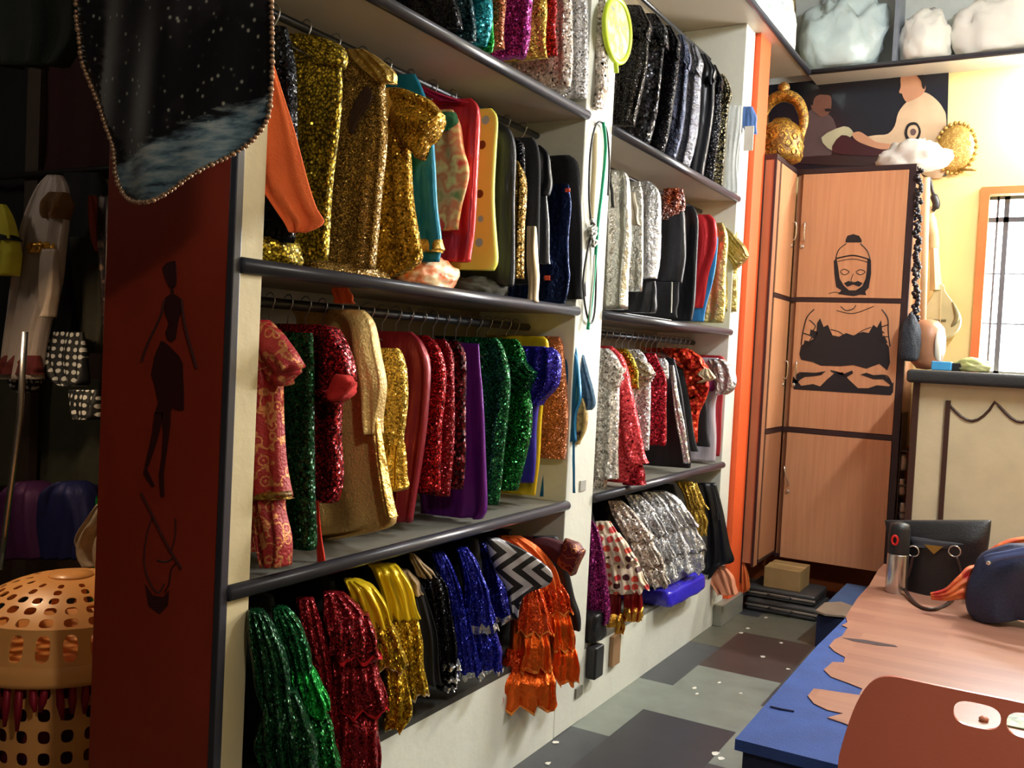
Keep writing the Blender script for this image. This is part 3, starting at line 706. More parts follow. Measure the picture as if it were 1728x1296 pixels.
G('sequin_waistcoat', 'black waistcoat with a vertical gold sequin strip on its edge', 'waistcoat', g, (886, 320), M['blk'],
  [(232, 846, 870), (246, 850, 884), (300, 850, 886), (380, 850, 884), (440, 850, 882)], .022, (2, .005),
  parts=[('gold_strip', sequin(L(190, 150, 70), 130, .9), [(272, 866, 876), (300, 868, 886), (340, 870, 886), (400, 870, 883), (470, 868, 880)], .02, (1, .004), -.012)])
G('trousers', 'black trousers with one cream satin leg hanging in front', 'trousers', g, (906, 400), M['blkf'],
  [(232, 866, 900), (250, 870, 908), (300, 872, 912), (400, 874, 908), (480, 872, 904)], .024, (2, .008),
  parts=[('cream_leg', M['cream'], [(382, 890, 904), (420, 890, 906), (470, 892, 908), (510, 891, 909)], .018, (1, .003), -.016)])
G('satin_cape', 'short black satin cape with a fold of grey at its hem', 'cape', g, (926, 300), M['blksat'],
  [(245, 884, 912), (262, 888, 926), (300, 890, 930), (330, 892, 926)], .026, (4, .01),
  parts=[('panel', satin(L(80, 82, 88), .3), [(325, 906, 922), (380, 908, 926), (440, 906, 928), (444, 910, 926)], .012, (1, .003), 0)])
G('foil_dress', 'navy blue foil dress with silver highlights and neon orange tags', 'dress', g, (960, 420), M['navy'],
  [(310, 940, 960), (350, 938, 964), (400, 936, 960), (450, 930, 960), (466, 926, 961), (500, 930, 958), (512, 932, 954)], .022, (3, .01),
  parts=[('tag', plain(L(240, 90, 60), .5), [(318, 954, 962), (324, 954, 962)], .004, (1, 0), -.04), ('tag', plain(L(240, 90, 60), .5), [(465, 918, 928), (473, 918, 928)], .004, (1, 0), -.04)])
G('long_dress', 'black velvet gown next to the navy foil dress', 'dress', g, (975, 420), fabric(L(14, 14, 18)),
  [(262, 930, 962), (280, 935, 976), (350, 945, 980), (450, 950, 982), (505, 950, 984)], .026, (3, .008))
G('long_coat', 'black coat touching the white pillar at the end of the upper left rail', 'coat', g, (990, 420), M['blkf'],
  [(268, 950, 982), (290, 955, 990), (400, 960, 990), (500, 962, 988)], .024, (2, .006),
  parts=[('collar', satin(L(50, 52, 66), .35), [(268, 952, 976), (285, 954, 984), (300, 960, 980)], .026, (3, .006), -.006)])
# ---- middle left rail -------------------------------------------------------------
g = 'costumes on the middle left rail'
G('embroidered_dress', 'red dress with gold embroidery and a short sleeve, nearest on the middle left rail', 'dress', g, (470, 760), M['emb'],
  [(540, 422, 452), (560, 420, 468), (620, 420, 472), (700, 418, 474), (780, 416, 480), (838, 414, 486)], .034, (2, .008),
  parts=[('sleeve', M['emb'], [(440, 542, 438, 600), (465, 556, 450, 625), (488, 580, 466, 645), (503, 612, 480, 652)], .034, (2, .006), -.012),
         ('skirt', M['emb'], [(834, 416, 480), (850, 424, 474), (900, 440, 482), (955, 450, 486)], .032, (3, .008), 0),
         ('hem_border', GOLDM, [(828, 413, 488), (842, 414, 487)], .038, (2, .008), -.004),
         ('second_skirt', M['emb'], [(862, 412, 432), (890, 408, 440), (930, 408, 440)], .03, (2, .005), .03)])
G('sequin_gown', 'long dark green sequin gown', 'dress', g, (527, 760), M['gr'],
  [(562, 488, 526), (590, 482, 528), (680, 476, 528), (800, 476, 530), (900, 486, 530), (928, 492, 528)], .03, (2, .004))
G('sequin_blouse', 'dark red sequin blouse with an open cuffed sleeve and a red ribbon', 'blouse', g, (572, 760), M['dred'],
  [(548, 500, 550), (565, 505, 576), (640, 528, 578), (720, 528, 574), (800, 528, 576), (848, 530, 566)], .03, (2, .008),
  parts=[('sleeve', M['dred'], [(548, 548, 540, 650), (566, 556, 548, 668), (586, 590, 558, 676), (596, 634, 572, 680)], .04, (1, .005), -.03),
         ('cuff_lining', fabric(L(196, 40, 36)), [(570, 630, 551, 668), (590, 636, 566, 678), (598, 648, 585, 672)], .026, (1, .002), -.052),
         ('ribbon', satin(L(220, 50, 34), .35), [(845, 530, 538), (880, 532, 540), (930, 535, 546), (965, 539, 549)], .004, (1, 0), -.03)])
G('brocade_coat', 'large pale gold brocade coat with long sleeve', 'coat', g, (655, 800), M['lame'] if 0 else brocade(L(196, 162, 96), L(222, 190, 122), 70, .45, .4),
  [(524, 540, 608), (540, 530, 622), (600, 534, 624), (680, 550, 626), (760, 545, 642), (840, 540, 656), (880, 540, 666), (896, 540, 640), (910, 540, 575)], .036, (2, .009), xo=.03,
  parts=[('sleeve', brocade(L(206, 172, 104), L(232, 202, 132), 70, .45, .4), [(523, 560, 612), (545, 590, 628), (600, 604, 638), (650, 612, 646), (700, 618, 642), (732, 626, 639)], .04, (1, .006), -.03),
         ('front_edge', M['lame'], [(690, 630, 636), (780, 640, 648), (860, 652, 662), (872, 656, 668)], .022, (1, .002), -.034)])
G('strappy_top', 'gold sequin top with thin spaghetti straps and a gathered tail', 'top', g, (684, 680), M['gold2'],
  [(588, 642, 672), (610, 640, 682), (660, 638, 686), (720, 638, 684), (752, 640, 680)], .03, (2, .006),
  parts=[('tail', foil(L(200, 160, 60), .28, 18), [(748, 642, 682), (780, 645, 683), (815, 652, 684), (828, 660, 680)], .03, (5, .012), -.004)])
G('satin_kurta', 'plain maroon satin tunic between the gold top and red sequins', 'tunic', g, (718, 700), M['maroon'],
  [(560, 660, 694), (580, 662, 712), (620, 664, 724), (700, 668, 718), (800, 665, 706), (882, 662, 696)], .028, (3, .01))
G('sequin_blouse', 'bright red sequin top with glinting discs', 'top', g, (748, 700), M['red1'],
  [(566, 690, 722), (590, 700, 742), (640, 706, 750), (720, 704, 746), (830, 700, 740)], .024, (2, .006))
G('sequin_blouse', 'crimson sequin top tucked behind the brighter red one', 'top', g, (765, 700), M['red2'],
  [(572, 715, 750), (600, 730, 764), (660, 735, 766), (760, 735, 764), (838, 732, 760)], .02, (2, .006))
G('dotted_top', 'dark maroon top with large shiny red dots beside the purple gown', 'top', g, (788, 700), M['dredd'],
  [(575, 740, 770), (600, 755, 784), (680, 758, 786), (760, 757, 785), (826, 755, 782)], .022, (1, .004))
G('satin_gown', 'purple satin gown flaring to a wide diagonal hem', 'dress', g, (818, 720), M['purple'],
  [(580, 792, 808), (620, 795, 810), (660, 792, 814), (720, 784, 818), (780, 768, 819), (830, 735, 820), (862, 712, 821), (876, 720, 815)], .02, (3, .009))
G('sequin_dress', 'dark green sequin dress just right of the purple gown', 'dress', g, (858, 700), M['gr2'],
  [(570, 812, 838), (590, 815, 850), (640, 818, 860), (700, 820, 858), (780, 820, 848), (852, 820, 840)], .028, (3, .008))
G('sequin_dress', 'emerald green sequin dress with a ruffled cap sleeve', 'dress', g, (893, 700), M['gr3'],
  [(572, 845, 872), (595, 850, 884), (640, 850, 890), (700, 850, 896), (760, 848, 888), (828, 842, 874)], .03, (2, .006),
  parts=[('cap_sleeve', M['gr2'], [(852, 596, 850, 640), (872, 602, 862, 655), (890, 615, 878, 668), (902, 628, 890, 660)], .034, (5, .012), -.014)])
G('puff_blouse', 'royal blue blouse with a big puffed sleeve', 'blouse', g, (915, 700), satin(L(46, 34, 150), .4),
  [(585, 884, 920), (640, 884, 914), (700, 884, 906), (760, 876, 904), (815, 870, 898)], .024, (2, .006), xo=.0,
  parts=[('puff_sleeve', M['blue'], [(586, 884, 932), (600, 884, 944), (630, 886, 943), (655, 890, 936), (675, 892, 918), (684, 896, 910)], .045, (4, .01), -.02)])
G('satin_skirt', 'yellow gold satin trousers peeking out below the blue puffed sleeve', 'trousers', g, (921, 760), M['ys'],
  [(568, 880, 918), (590, 885, 926), (700, 895, 914), (780, 892, 912), (836, 880, 902)], .018, (2, .005))
G('tinsel_dress', 'copper orange tinsel mini dress', 'dress', g, (956, 700), M['copper'],
  [(568, 918, 944), (585, 922, 950), (640, 920, 954), (700, 914, 957), (760, 914, 956), (775, 930, 952)], .03, (1, .004))
G('satin_trousers', 'shiny blue satin trousers low behind the copper dress', 'trousers', g, (968, 640), M['bsat'],
  [(582, 940, 966), (610, 942, 974), (660, 944, 972), (700, 944, 962), (770, 915, 930), (838, 908, 924)], .016, (2, .004))
# on the white pillar
G('knit_scarf', 'fuzzy blue grey wool scarf hanging on the white pillar', 'scarf', None, None, M['fuzz'],
  [(575, 962, 978), (600, 968, 984), (630, 972, 992), (655, 978, 1000), (680, 982, 1003), (692, 986, 998)], .02, (2, .006), Y=3.22, xin=.02)
G('satin_bag', 'small shiny blue pouch with a hanging strap on the white pillar', 'pouch', None, None, M['bsat'],
  [(580, 956, 972), (620, 960, 978), (670, 962, 980), (700, 958, 974), (745, 958, 972)], .014, (2, .004), Y=3.16, xin=.01,
  parts=[('strap', M['bsat'], [(744, 966, 970), (790, 966, 970), (832, 967, 971)], .003, (1, 0), 0)])
G('folded_cloth', 'small cream and maroon cloth bundle hanging low on the pillar', 'cloth', None, None, blotch([L(60, 24, 30), L(206, 180, 110), L(90, 30, 40)], 30),
  [(672, 974, 984), (700, 970, 992), (725, 972, 988), (750, 970, 978)], .015, (2, .004), Y=3.2, xin=.01)
# ---- lower left -------------------------------------------------------------------
g = 'skirts hanging in the lower left bay'
GR('sequin_skirt', 'dark green sequin skirt nearest in the lower left bay', 'skirt', g, (480, 1160), M['gr'],
  [(1030, 418, 444), (1060, 418, 464), (1110, 424, 484), (1160, 430, 490), (1200, 445, 496), (1250, 430, 500), (1290, 440, 505)], .045, (4, .014), xo=.04,
  parts=[('tier', M['gr'], [(1165, 438, 500), (1210, 442, 520), (1260, 446, 535), (1300, 450, 540)], .05, (5, .018), -.01, {'hem': .01})])
GR('sequin_skirt', 'bright green sequin skirt with glowing green tiers', 'skirt', g, (540, 1170), M['gr2'],
  [(1025, 458, 484), (1050, 462, 506), (1090, 480, 520), (1130, 488, 530), (1200, 490, 540)], .04, (4, .01), xo=.04,
  parts=[('tier', M['lime'], [(1122, 490, 526), (1140, 492, 536), (1170, 500, 552), (1200, 500, 556)], .045, (5, .014), -.006, {'hem': .01}),
         ('tier', M['gr3'], [(1195, 496, 548), (1230, 500, 562), (1270, 505, 570), (1300, 505, 574)], .045, (5, .016), -.006, {'hem': .01})])
GR('sequin_skirt', 'deep red sequin skirt half hidden behind the green one', 'skirt', g, (570, 1110), M['red2'],
  [(1010, 500, 530), (1060, 505, 545), (1120, 520, 560), (1180, 530, 566), (1240, 535, 570)], .035, (3, .01))
GR('ruffled_skirt', 'maroon sequin skirt with three tiers edged in red ribbon', 'skirt', g, (635, 1140), M['red2'],
  [(1000, 545, 580), (1030, 545, 612), (1070, 548, 630), (1120, 555, 638), (1200, 560, 640)], .045, (3, .012), xo=.05,
  parts=[('tier', M['dred'], [(1035, 546, 622), (1070, 552, 634), (1105, 556, 642)], .055, (6, .014), -.012, {'hem': .012}), band(0, .9, 1.0, M['redtr'], .012),
         ('tier', M['red2'], [(1110, 560, 632), (1150, 562, 646), (1195, 564, 657)], .055, (6, .014), -.012, {'hem': .012}), band(2, .92, 1.0, M['redtr'], .012),
         ('tier', M['red2'], [(1196, 564, 636), (1240, 566, 640), (1300, 566, 644)], .055, (6, .014), -.012, {'hem': .012})])
GR('satin_skirt', 'yellow satin and sequin skirt with a pale hem, nearer of the two yellow ones', 'skirt', g, (672, 1110), M['ys'],
  [(978, 580, 604), (990, 584, 632), (1020, 596, 650), (1055, 608, 664)], .04, (3, .014), xo=.05,
  parts=[('tier', M['yseq'], [(1040, 606, 656), (1080, 622, 676), (1122, 636, 687)], .045, (4, .014), -.006, {'hem': .008}), band(0, .95, 1.0, M['cream'], .008),
         ('tier', M['yseq'], [(1118, 645, 680), (1160, 650, 690), (1205, 648, 694), (1224, 648, 676)], .035, (3, .01), 0, {'hem': .008})])
GR('satin_skirt', 'yellow gathered skirt behind, next to the black skirts', 'skirt', g, (712, 1100), M['ys'],
  [(952, 620, 668), (965, 630, 680), (1000, 640, 698), (1040, 652, 708)], .04, (4, .014), xo=.02,
  parts=[('tier', M['yseq'], [(1030, 650, 704), (1080, 660, 712), (1120, 668, 716), (1168, 672, 722)], .045, (4, .012), -.004, {'hem': .008}), band(0, .95, 1.0, M['cream'], .008)])
GR('sequin_skirt', 'black skirt with tan waistband nearest the yellow skirts', 'skirt', g, (742, 1080), M['blkf'],
  [(985, 682, 712), (1030, 692, 728), (1080, 700, 738), (1150, 704, 744)], .035, (3, .01),
  parts=[('waistband', M['tan'], [(962, 672, 690), (980, 680, 706), (1000, 684, 712)], .038, (3, .008), -.004)])
GR('sequin_skirt', 'black sequin skirt with three silver ribbon rows at its hem', 'skirt', g, (768, 1060), M['blk'],
  [(968, 704, 740), (990, 712, 754), (1040, 722, 762), (1100, 728, 770), (1158, 735, 772)], .04, (3, .01), xo=.02,
  parts=[('waistband', M['tan'], [(935, 690, 700), (950, 694, 715), (972, 706, 736)], .03, (4, .008), 0),
         ('ribbon', M['sst'], [(1114, 745, 775), (1124, 744, 775)], .042, (3, .01), -.006), ('ribbon', M['sst'], [(1135, 748, 772), (1144, 748, 772)], .042, (3, .01), -.006), ('ribbon', M['sst'], [(1150, 744, 768), (1158, 744, 768)], .042, (3, .01), -.006)])
GR('ruffled_skirt', 'royal blue tiered skirt with silver ribbon, nearest of the three blue ones', 'skirt', g, (800, 1040), M['blueR'],
  [(932, 728, 750), (960, 735, 766), (1000, 745, 778), (1034, 750, 785)], .035, (5, .012),
  parts=[('tier', M['blueR'], [(1025, 760, 790), (1080, 765, 800), (1138, 768, 816)], .04, (5, .012), -.004, {'hem': .008}), band(0, .88, 1.0, M['sst'], .008)])
GR('ruffled_skirt', 'royal blue tiered skirt in the middle with the widest silver ribbon', 'skirt', g, (836, 1030), M['blueR'],
  [(925, 768, 790), (950, 775, 806), (1000, 784, 822), (1050, 788, 836)], .04, (5, .014), xo=.03,
  parts=[('tier', M['blueR'], [(955, 778, 808), (1000, 782, 824), (1060, 782, 838)], .05, (6, .014), -.006, {'hem': .008}), band(0, .86, 1.0, M['sst'], .008),
         ('tier', M['blueR'], [(1058, 790, 836), (1100, 792, 846), (1128, 795, 845)], .045, (5, .014), -.004, {'hem': .008}), band(2, .85, 1.0, M['sst'], .008)])
G('ruffled_skirt', 'royal blue tiered skirt behind the zigzag top', 'skirt', g, (862, 1020), M['blueR'],
  [(915, 798, 818), (945, 808, 840), (990, 824, 856), (1040, 832, 862)], .035, (5, .012),
  parts=[('tier', M['blueR'], [(950, 812, 842), (1000, 822, 858), (1048, 828, 864)], .045, (6, .012), -.004, {'hem': .008}), band(0, .86, 1.0, M['sst'], .008)])
G('zigzag_top', 'black and silver zigzag sequin top over the orange skirts', 'top', g, (925, 960), M['chev'],
  [(812, 905, 812, 912), (835, 908, 824, 935), (870, 920, 846, 965), (905, 945, 858, 1000), (930, 966, 862, 1035)][0:0] or [(908, 820, 842), (925, 822, 880), (945, 828, 910), (965, 836, 930), (985, 850, 926), (1000, 856, 890), (1020, 858, 876), (1042, 862, 872)], .03, (1, .005), xo=.13, rot=42)
GR('ruffled_skirt', 'bright orange four tier ruffled skirt, nearer of the two orange ones', 'skirt', g, (925, 1080), M['ora'],
  [(985, 868, 905), (1010, 868, 918), (1060, 862, 922), (1120, 860, 930), (1170, 850, 930)], .04, (3, .01), xo=.04,
  parts=[('ruffle', M['oras'], [(990, 878, 908), (1030, 870, 922), (1064, 866, 930)], .05, (7, .016), -.012, {'hem': .012}), band(0, .92, 1.0, M['oratr'], .012),
         ('ruffle', M['ora'], [(1062, 876, 920), (1095, 872, 926), (1124, 872, 928)], .055, (7, .016), -.014, {'hem': .012}), band(2, .9, 1.0, M['oratr'], .012),
         ('ruffle', M['oras'], [(1095, 855, 876), (1112, 850, 880), (1128, 846, 880)], .04, (5, .012), -.01, {'hem': .008}),
         ('ruffle', M['ora'], [(1128, 838, 930), (1155, 832, 935), (1188, 830, 934)], .06, (8, .018), -.012, {'hem': .014}), band(5, .92, 1.0, M['oratr'], .014)])
GR('ruffled_skirt', 'bright orange ruffled skirt with plain satin top, farther of the two orange ones', 'skirt', g, (962, 1040), M['oraf'],
  [(905, 840, 880), (925, 860, 912), (960, 890, 936), (1000, 905, 948), (1060, 910, 955)], .04, (3, .012), xo=.04,
  parts=[('ruffle', M['oras'], [(985, 905, 948), (1005, 912, 958), (1030, 918, 964)], .05, (6, .014), -.01, {'hem': .01}), band(0, .9, 1.0, M['oratr'], .01),
         ('ruffle', M['ora'], [(1028, 922, 958), (1060, 924, 966), (1092, 928, 968)], .05, (6, .016), -.01, {'hem': .01}), band(2, .9, 1.0, M['oratr'], .01),
         ('ruffle', M['ora'], [(1085, 930, 966), (1110, 928, 974), (1146, 930, 976)], .05, (6, .016), -.01, {'hem': .012}), band(4, .88, 1.0, M['oratr'], .012)])
GR('satin_skirt', 'dark red skirt hem hanging low behind the orange skirts', 'skirt', g, None, M['reds'],
  [(1090, 790, 830), (1140, 790, 850), (1180, 795, 870), (1200, 810, 862)], .03, (4, .01), Y=2.86, xin=-.3)
GR('leather_trousers', 'black trousers with angled leg at the end of the lower left bay', 'trousers', g, None, M['blksat'],
  [(905, 900, 940), (950, 915, 955), (1000, 935, 968), (1030, 950, 976), (1062, 962, 980)], .022, (1, .004), Y=3.08)
G('brocade_sleeve', 'maroon brocade sleeve with a gold patterned cuff sticking out by the pillar', 'sleeve', g, None, fabric(L(70, 14, 26)),
  [(880, 905, 890, 925), (915, 905, 910, 932), (945, 915, 935, 945), (962, 922, 950, 958)], .035, (1, .002), Y=3.02, bname='sleeve_body',
  parts=[('cuff', M['mrg'], [(955, 908, 942, 952), (970, 915, 956, 962), (984, 928, 968, 970)], .042, (1, .002), -.004)])
# ---- middle right rail --------------------------------------------------------------
g = 'costumes on the middle right rail'
G('sequin_dress', 'silver sequin dress in a square grid weave, first on the middle right rail', 'dress', g, (1044, 700), M['silg'],
  [(588, 1010, 1026), (602, 1008, 1040), (626, 1008, 1050), (650, 1008, 1044), (700, 1006, 1043), (760, 1005, 1043), (800, 1006, 1044), (808, 1014, 1042)], .034, (2, .006),
  parts=[('sleeve', M['silc'], [(1024, 596, 1014, 640), (1040, 606, 1028, 656), (1052, 622, 1042, 655)], .038, (3, .008), -.012),
         ('second_layer', M['silc'], [(775, 1000, 1020), (800, 998, 1024), (835, 998, 1018)], .03, (3, .01), .01)])
G('sequin_jacket', 'coral red jacket with rows of shiny dots and a long sleeve', 'jacket', g, (1062, 680), M['pink'],
  [(584, 1012, 1032), (605, 1024, 1052), (650, 1040, 1064), (720, 1045, 1072), (780, 1050, 1080), (816, 1052, 1088)], .034, (1, .004), xo=.0,
  parts=[('sleeve', M['pink'], [(610, 1034, 1054), (660, 1044, 1066), (720, 1048, 1078), (764, 1056, 1088), (782, 1068, 1093)], .036, (1, .003), -.012),
         ('cuff', M['reds'], [(784, 1052, 1084), (800, 1052, 1086), (818, 1053, 1088)], .038, (1, .003), -.004)])
G('sequin_blouse', 'yellow gold sequin top behind the coral jacket', 'top', g, (1078, 640), M['goldy'],
  [(588, 1040, 1058), (602, 1048, 1068), (630, 1056, 1078), (656, 1060, 1077)], .024, (3, .006))
G('sequin_dress', 'silver white dress with cap sleeve between yellow and maroon tops', 'dress', g, (1098, 650), M['sil'],
  [(590, 1054, 1078), (604, 1062, 1090), (640, 1068, 1098), (700, 1070, 1096), (760, 1072, 1096)], .028, (2, .006),
  parts=[('cap_sleeve', M['silc'], [(1078, 604, 1074, 634), (1092, 612, 1086, 646), (1105, 628, 1096, 646)], .03, (4, .006), -.01)])
G('sequin_waistcoat', 'maroon red sequin waistcoat', 'waistcoat', g, (1124, 680), M['reds'],
  [(596, 1080, 1106), (615, 1088, 1114), (645, 1094, 1125), (700, 1094, 1124), (752, 1095, 1123)], .028, (2, .006))
G('collar_shirt', 'white silver shirt collar between the maroon waistcoat and black jacket', 'shirt', g, (1128, 640), M['silb'],
  [(604, 1108, 1122), (618, 1108, 1128), (640, 1110, 1126)], .018, (2, .006))
G('satin_jacket', 'glossy black jacket with a silver stripe down its front', 'jacket', g, (1155, 700), M['blksat'],
  [(605, 1118, 1138), (640, 1120, 1146), (700, 1122, 1156), (760, 1130, 1164), (790, 1140, 1164)], .026, (1, .004),
  parts=[('silver_stripe', M['sst'], [(616, 1130, 1137), (660, 1134, 1144), (720, 1142, 1155), (782, 1154, 1166)], .012, (1, .002), -.028)])
G('trousers', 'plain black trousers behind the silver striped jacket', 'trousers', g, (1174, 700), M['blkf'],
  [(610, 1132, 1150), (660, 1138, 1160), (720, 1146, 1170), (762, 1152, 1177)], .022, (2, .004))
G('bow_blouse', 'orange red polka dotted blouse with a cream bow', 'blouse', g, (1190, 650), M['rdots'],
  [(588, 1118, 1160), (602, 1122, 1178), (622, 1142, 1192), (650, 1155, 1196), (672, 1164, 1190), (700, 1166, 1179), (748, 1168, 1177)], .03, (2, .008), xo=.03,
  parts=[('collar', M['rdots'], [(590, 1118, 1166), (604, 1130, 1184), (622, 1150, 1194)], .04, (3, .008), -.014),
         ('bow', M['cream'], [(622, 1186, 1196), (632, 1178, 1204), (640, 1186, 1206), (646, 1176, 1184)], .014, (3, .006), -.05)])
G('flat_panel_skirt', 'flat black skirt under the dotted blouse', 'skirt', g, (1196, 700), M['blkf'],
  [(660, 1174, 1190), (700, 1174, 1193), (754, 1177, 1197)], .02, (1, .002))
G('puff_dress', 'white and silver dress with a glossy puffed sleeve at the far end of the rail', 'dress', g, (1212, 700), satin(L(206, 200, 214), .3),
  [(604, 1180, 1212), (640, 1186, 1216), (680, 1192, 1208), (730, 1194, 1208), (780, 1192, 1206)], .028, (2, .006),
  parts=[('puff_sleeve', M['silb'], [(606, 1196, 1220), (618, 1200, 1236), (640, 1204, 1242), (658, 1206, 1238), (666, 1206, 1226)], .04, (3, .008), -.02),
         ('sash', satin(L(120, 30, 90), .4), [(630, 1192, 1208), (650, 1194, 1212), (660, 1194, 1204)], .03, (2, .004), -.012)])
G('red_tunic', 'red tunic barely showing at the far end of the middle right rail', 'tunic', g, (1222, 660), satin(L(170, 40, 48), .5),
  [(600, 1200, 1216), (616, 1204, 1224), (700, 1205, 1218), (770, 1204, 1214)], .016, (2, .004))
# ---- lower right --------------------------------------------------------------------
g = 'skirts hanging in the lower right bay'
GQ('sequin_gown', 'long magenta sequin skirt beside the white pillar', 'skirt', g, (1020, 1000), M['mag2'],
  [(876, 988, 998), (895, 986, 1010), (930, 984, 1018), (990, 984, 1026), (1030, 984, 1032), (1052, 984, 1026)], .035, (3, .01))
GQ('ruffled_skirt', 'cream polka dot tiered skirt over red and gold leggings', 'skirt', g, (1068, 930), M['poly'],
  [(880, 1004, 1030), (905, 1008, 1046), (930, 1010, 1062), (950, 1014, 1072), (1000, 1020, 1076)], .04, (4, .01), xo=.02,
  parts=[('ruffle', M['poly'], [(900, 1006, 1046), (925, 1012, 1064), (947, 1018, 1077)], .05, (6, .014), -.01, {'hem': .01}),
         ('ruffle', M['poly'], [(950, 1026, 1078), (975, 1028, 1088), (996, 1030, 1097)], .05, (6, .014), -.01, {'hem': .012}),
         ('legging', satin(L(120, 14, 22), .35), [(995, 1014, 1050), (1030, 1014, 1048), (1060, 1016, 1050)], .035, (3, .008), .01),
         ('legging', satin(L(140, 16, 22), .35), [(990, 1052, 1084), (1020, 1052, 1084), (1046, 1054, 1082)], .035, (3, .008), .0),
         ('gold_hem', M['goldtr'], [(1034, 1012, 1052), (1050, 1012, 1054), (1068, 1014, 1054)], .038, (4, .008), .0),
         ('gold_hem', M['goldtr'], [(1024, 1052, 1086), (1046, 1054, 1084)], .038, (4, .008), -.008)])
sk = [((1095, 900), [(845, 1026, 1050), (870, 1034, 1076), (910, 1056, 1100), (950, 1072, 1116), (985, 1090, 1126)], 'silver sequin skirt with a gold shimmer, nearest of the silver ones', M['silc']),
      ((1120, 890), [(835, 1054, 1080), (860, 1066, 1104), (900, 1084, 1122), (940, 1096, 1134), (972, 1104, 1138)], 'silver sequin tiered skirt, second of the silver ones', M['sil']),
      ((1144, 880), [(830, 1082, 1104), (850, 1092, 1124), (890, 1106, 1146), (930, 1116, 1158), (960, 1124, 1160)], 'silver sequin tiered skirt, third of the silver ones', M['sil']),
      ((1166, 870), [(828, 1100, 1124), (845, 1112, 1150), (885, 1130, 1172), (925, 1140, 1186), (962, 1146, 1182)], 'bright silver foil skirt with a rosette, farthest of the silver ones', M['silb'])]
for ed, stn, lb, mt in sk:
    n_ = len(stn)
    P_ = [('tier', mt, [(stn[1][0]+4, stn[1][1]+2, stn[1][2]+2), (stn[2][0], stn[2][1]+2, stn[2][2]+7)], .045, (6, .012), -.01, {'hem': .01}),
          ('tier', mt, [(stn[2][0]+4, stn[2][1]+3, stn[2][2]+2), (stn[3][0]+2, stn[3][1], stn[3][2]+8)], .048, (6, .014), -.01, {'hem': .01}),
          ('tier', mt, [(stn[3][0]+4, stn[3][1]+2, stn[3][2]+2), (stn[4][0]+2, stn[4][1], stn[4][2]+6)], .05, (6, .014), -.01, {'hem': .012})]
    GQ('ruffled_skirt', lb, 'skirt', g, ed, mt, stn, .036, (4, .01), parts=P_, xo=.02)
GQ('ruffled_skirt', 'gold sequin ruffled skirt behind the silver skirts', 'skirt', g, (1190, 860), M['gold2'],
  [(812, 1138, 1168), (830, 1150, 1180), (860, 1160, 1190), (895, 1168, 1192)], .035, (4, .01), xo=.0,
  parts=[('ruffle', M['gold2'], [(815, 1150, 1176), (840, 1158, 1186), (856, 1164, 1196)], .042, (5, .012), -.006, {'hem': .01}), ('ruffle', M['gold2'], [(858, 1162, 1186), (880, 1166, 1194), (902, 1170, 1192)], .04, (5, .012), -.006, {'hem': .01})])
GQ('long_skirt', 'long black skirt with a hanging strap at the end of the lower right bay', 'skirt', g, (1222, 880), M['blksat'],
  [(815, 1176, 1208), (845, 1186, 1216), (880, 1192, 1224), (920, 1192, 1232), (946, 1190, 1238), (955, 1192, 1214), (975, 1180, 1200)], .04, (3, .01), xo=.03,
  parts=[('strap', M['blkf'], [(822, 1200, 1204), (850, 1206, 1211), (878, 1210, 1216)], .006, (1, .001), -.05)])
# ---- upper right rail ----------------------------------------------------------------
g = 'costumes on the upper right rail'
G('foil_jacket', 'long silver grey metallic jacket beside the white pillar', 'jacket', g, (1062, 400), M['silf'],
  [(288, 1024, 1050), (300, 1020, 1060), (350, 1018, 1064), (400, 1018, 1064), (460, 1016, 1060), (522, 1016, 1060)], .03, (2, .01),
  parts=[('dark_piping', fabric(L(40, 38, 36)), [(290, 1022, 1026), (320, 1030, 1034), (350, 1032, 1036)], .008, (1, .001), -.034)])
G('foil_waistcoat', 'silver metallic waistcoat with a looped pale collar', 'waistcoat', g, (1082, 400), foil(L(206, 206, 200), .24, 20),
  [(306, 1058, 1080), (330, 1056, 1084), (400, 1058, 1086), (492, 1062, 1082)], .026, (3, .01),
  parts=[('collar', satin(L(170, 160, 140), .4), [(325, 1062, 1072), (350, 1062, 1076), (380, 1070, 1080)], .022, (1, .004), -.018)])
G('foil_blouse', 'bright silver short sleeved blouse with creases', 'blouse', g, (1114, 380), M['silb'],
  [(306, 1064, 1096), (320, 1068, 1110), (345, 1070, 1115), (400, 1078, 1114), (446, 1082, 1112), (470, 1082, 1110)], .032, (3, .012))
G('cloth_stack', 'black ruffled cloth low between silver and black costumes', 'cloth', g, (1108, 500), M['blksat'],
  [(474, 1072, 1106), (500, 1066, 1108), (528, 1064, 1106)], .03, (6, .012))
G('sequin_waistcoat', 'black waistcoat with orange and silver sequin shoulders', 'waistcoat', g, (1154, 440), M['blksat'],
  [(345, 1116, 1150), (370, 1112, 1156), (430, 1112, 1156), (478, 1114, 1152)], .03, (1, .004),
  parts=[('sequin_yoke', sequin(L(214, 110, 60), 90, 1, L(120, 40, 20), c2=L(210, 200, 200)), [(318, 1120, 1152), (340, 1118, 1156), (360, 1118, 1150), (372, 1114, 1130)], .034, (3, .008), -.006)])
G('long_coat', 'long black satin coat beside the red jacket', 'coat', g, (1176, 440), M['blksat'],
  [(348, 1150, 1170), (370, 1148, 1178), (430, 1150, 1177), (500, 1146, 1172), (542, 1140, 1168)], .026, (2, .006))
G('striped_trousers', 'black trousers with thin white piping hanging below the waistcoat', 'trousers', g, (1146, 510), M['blkf'],
  [(476, 1118, 1146), (510, 1114, 1144), (536, 1112, 1142)], .02, (2, .004),
  parts=[('piping', WHITE, [(476, 1133, 1135), (528, 1132, 1134)], .004, (1, 0), -.024)])
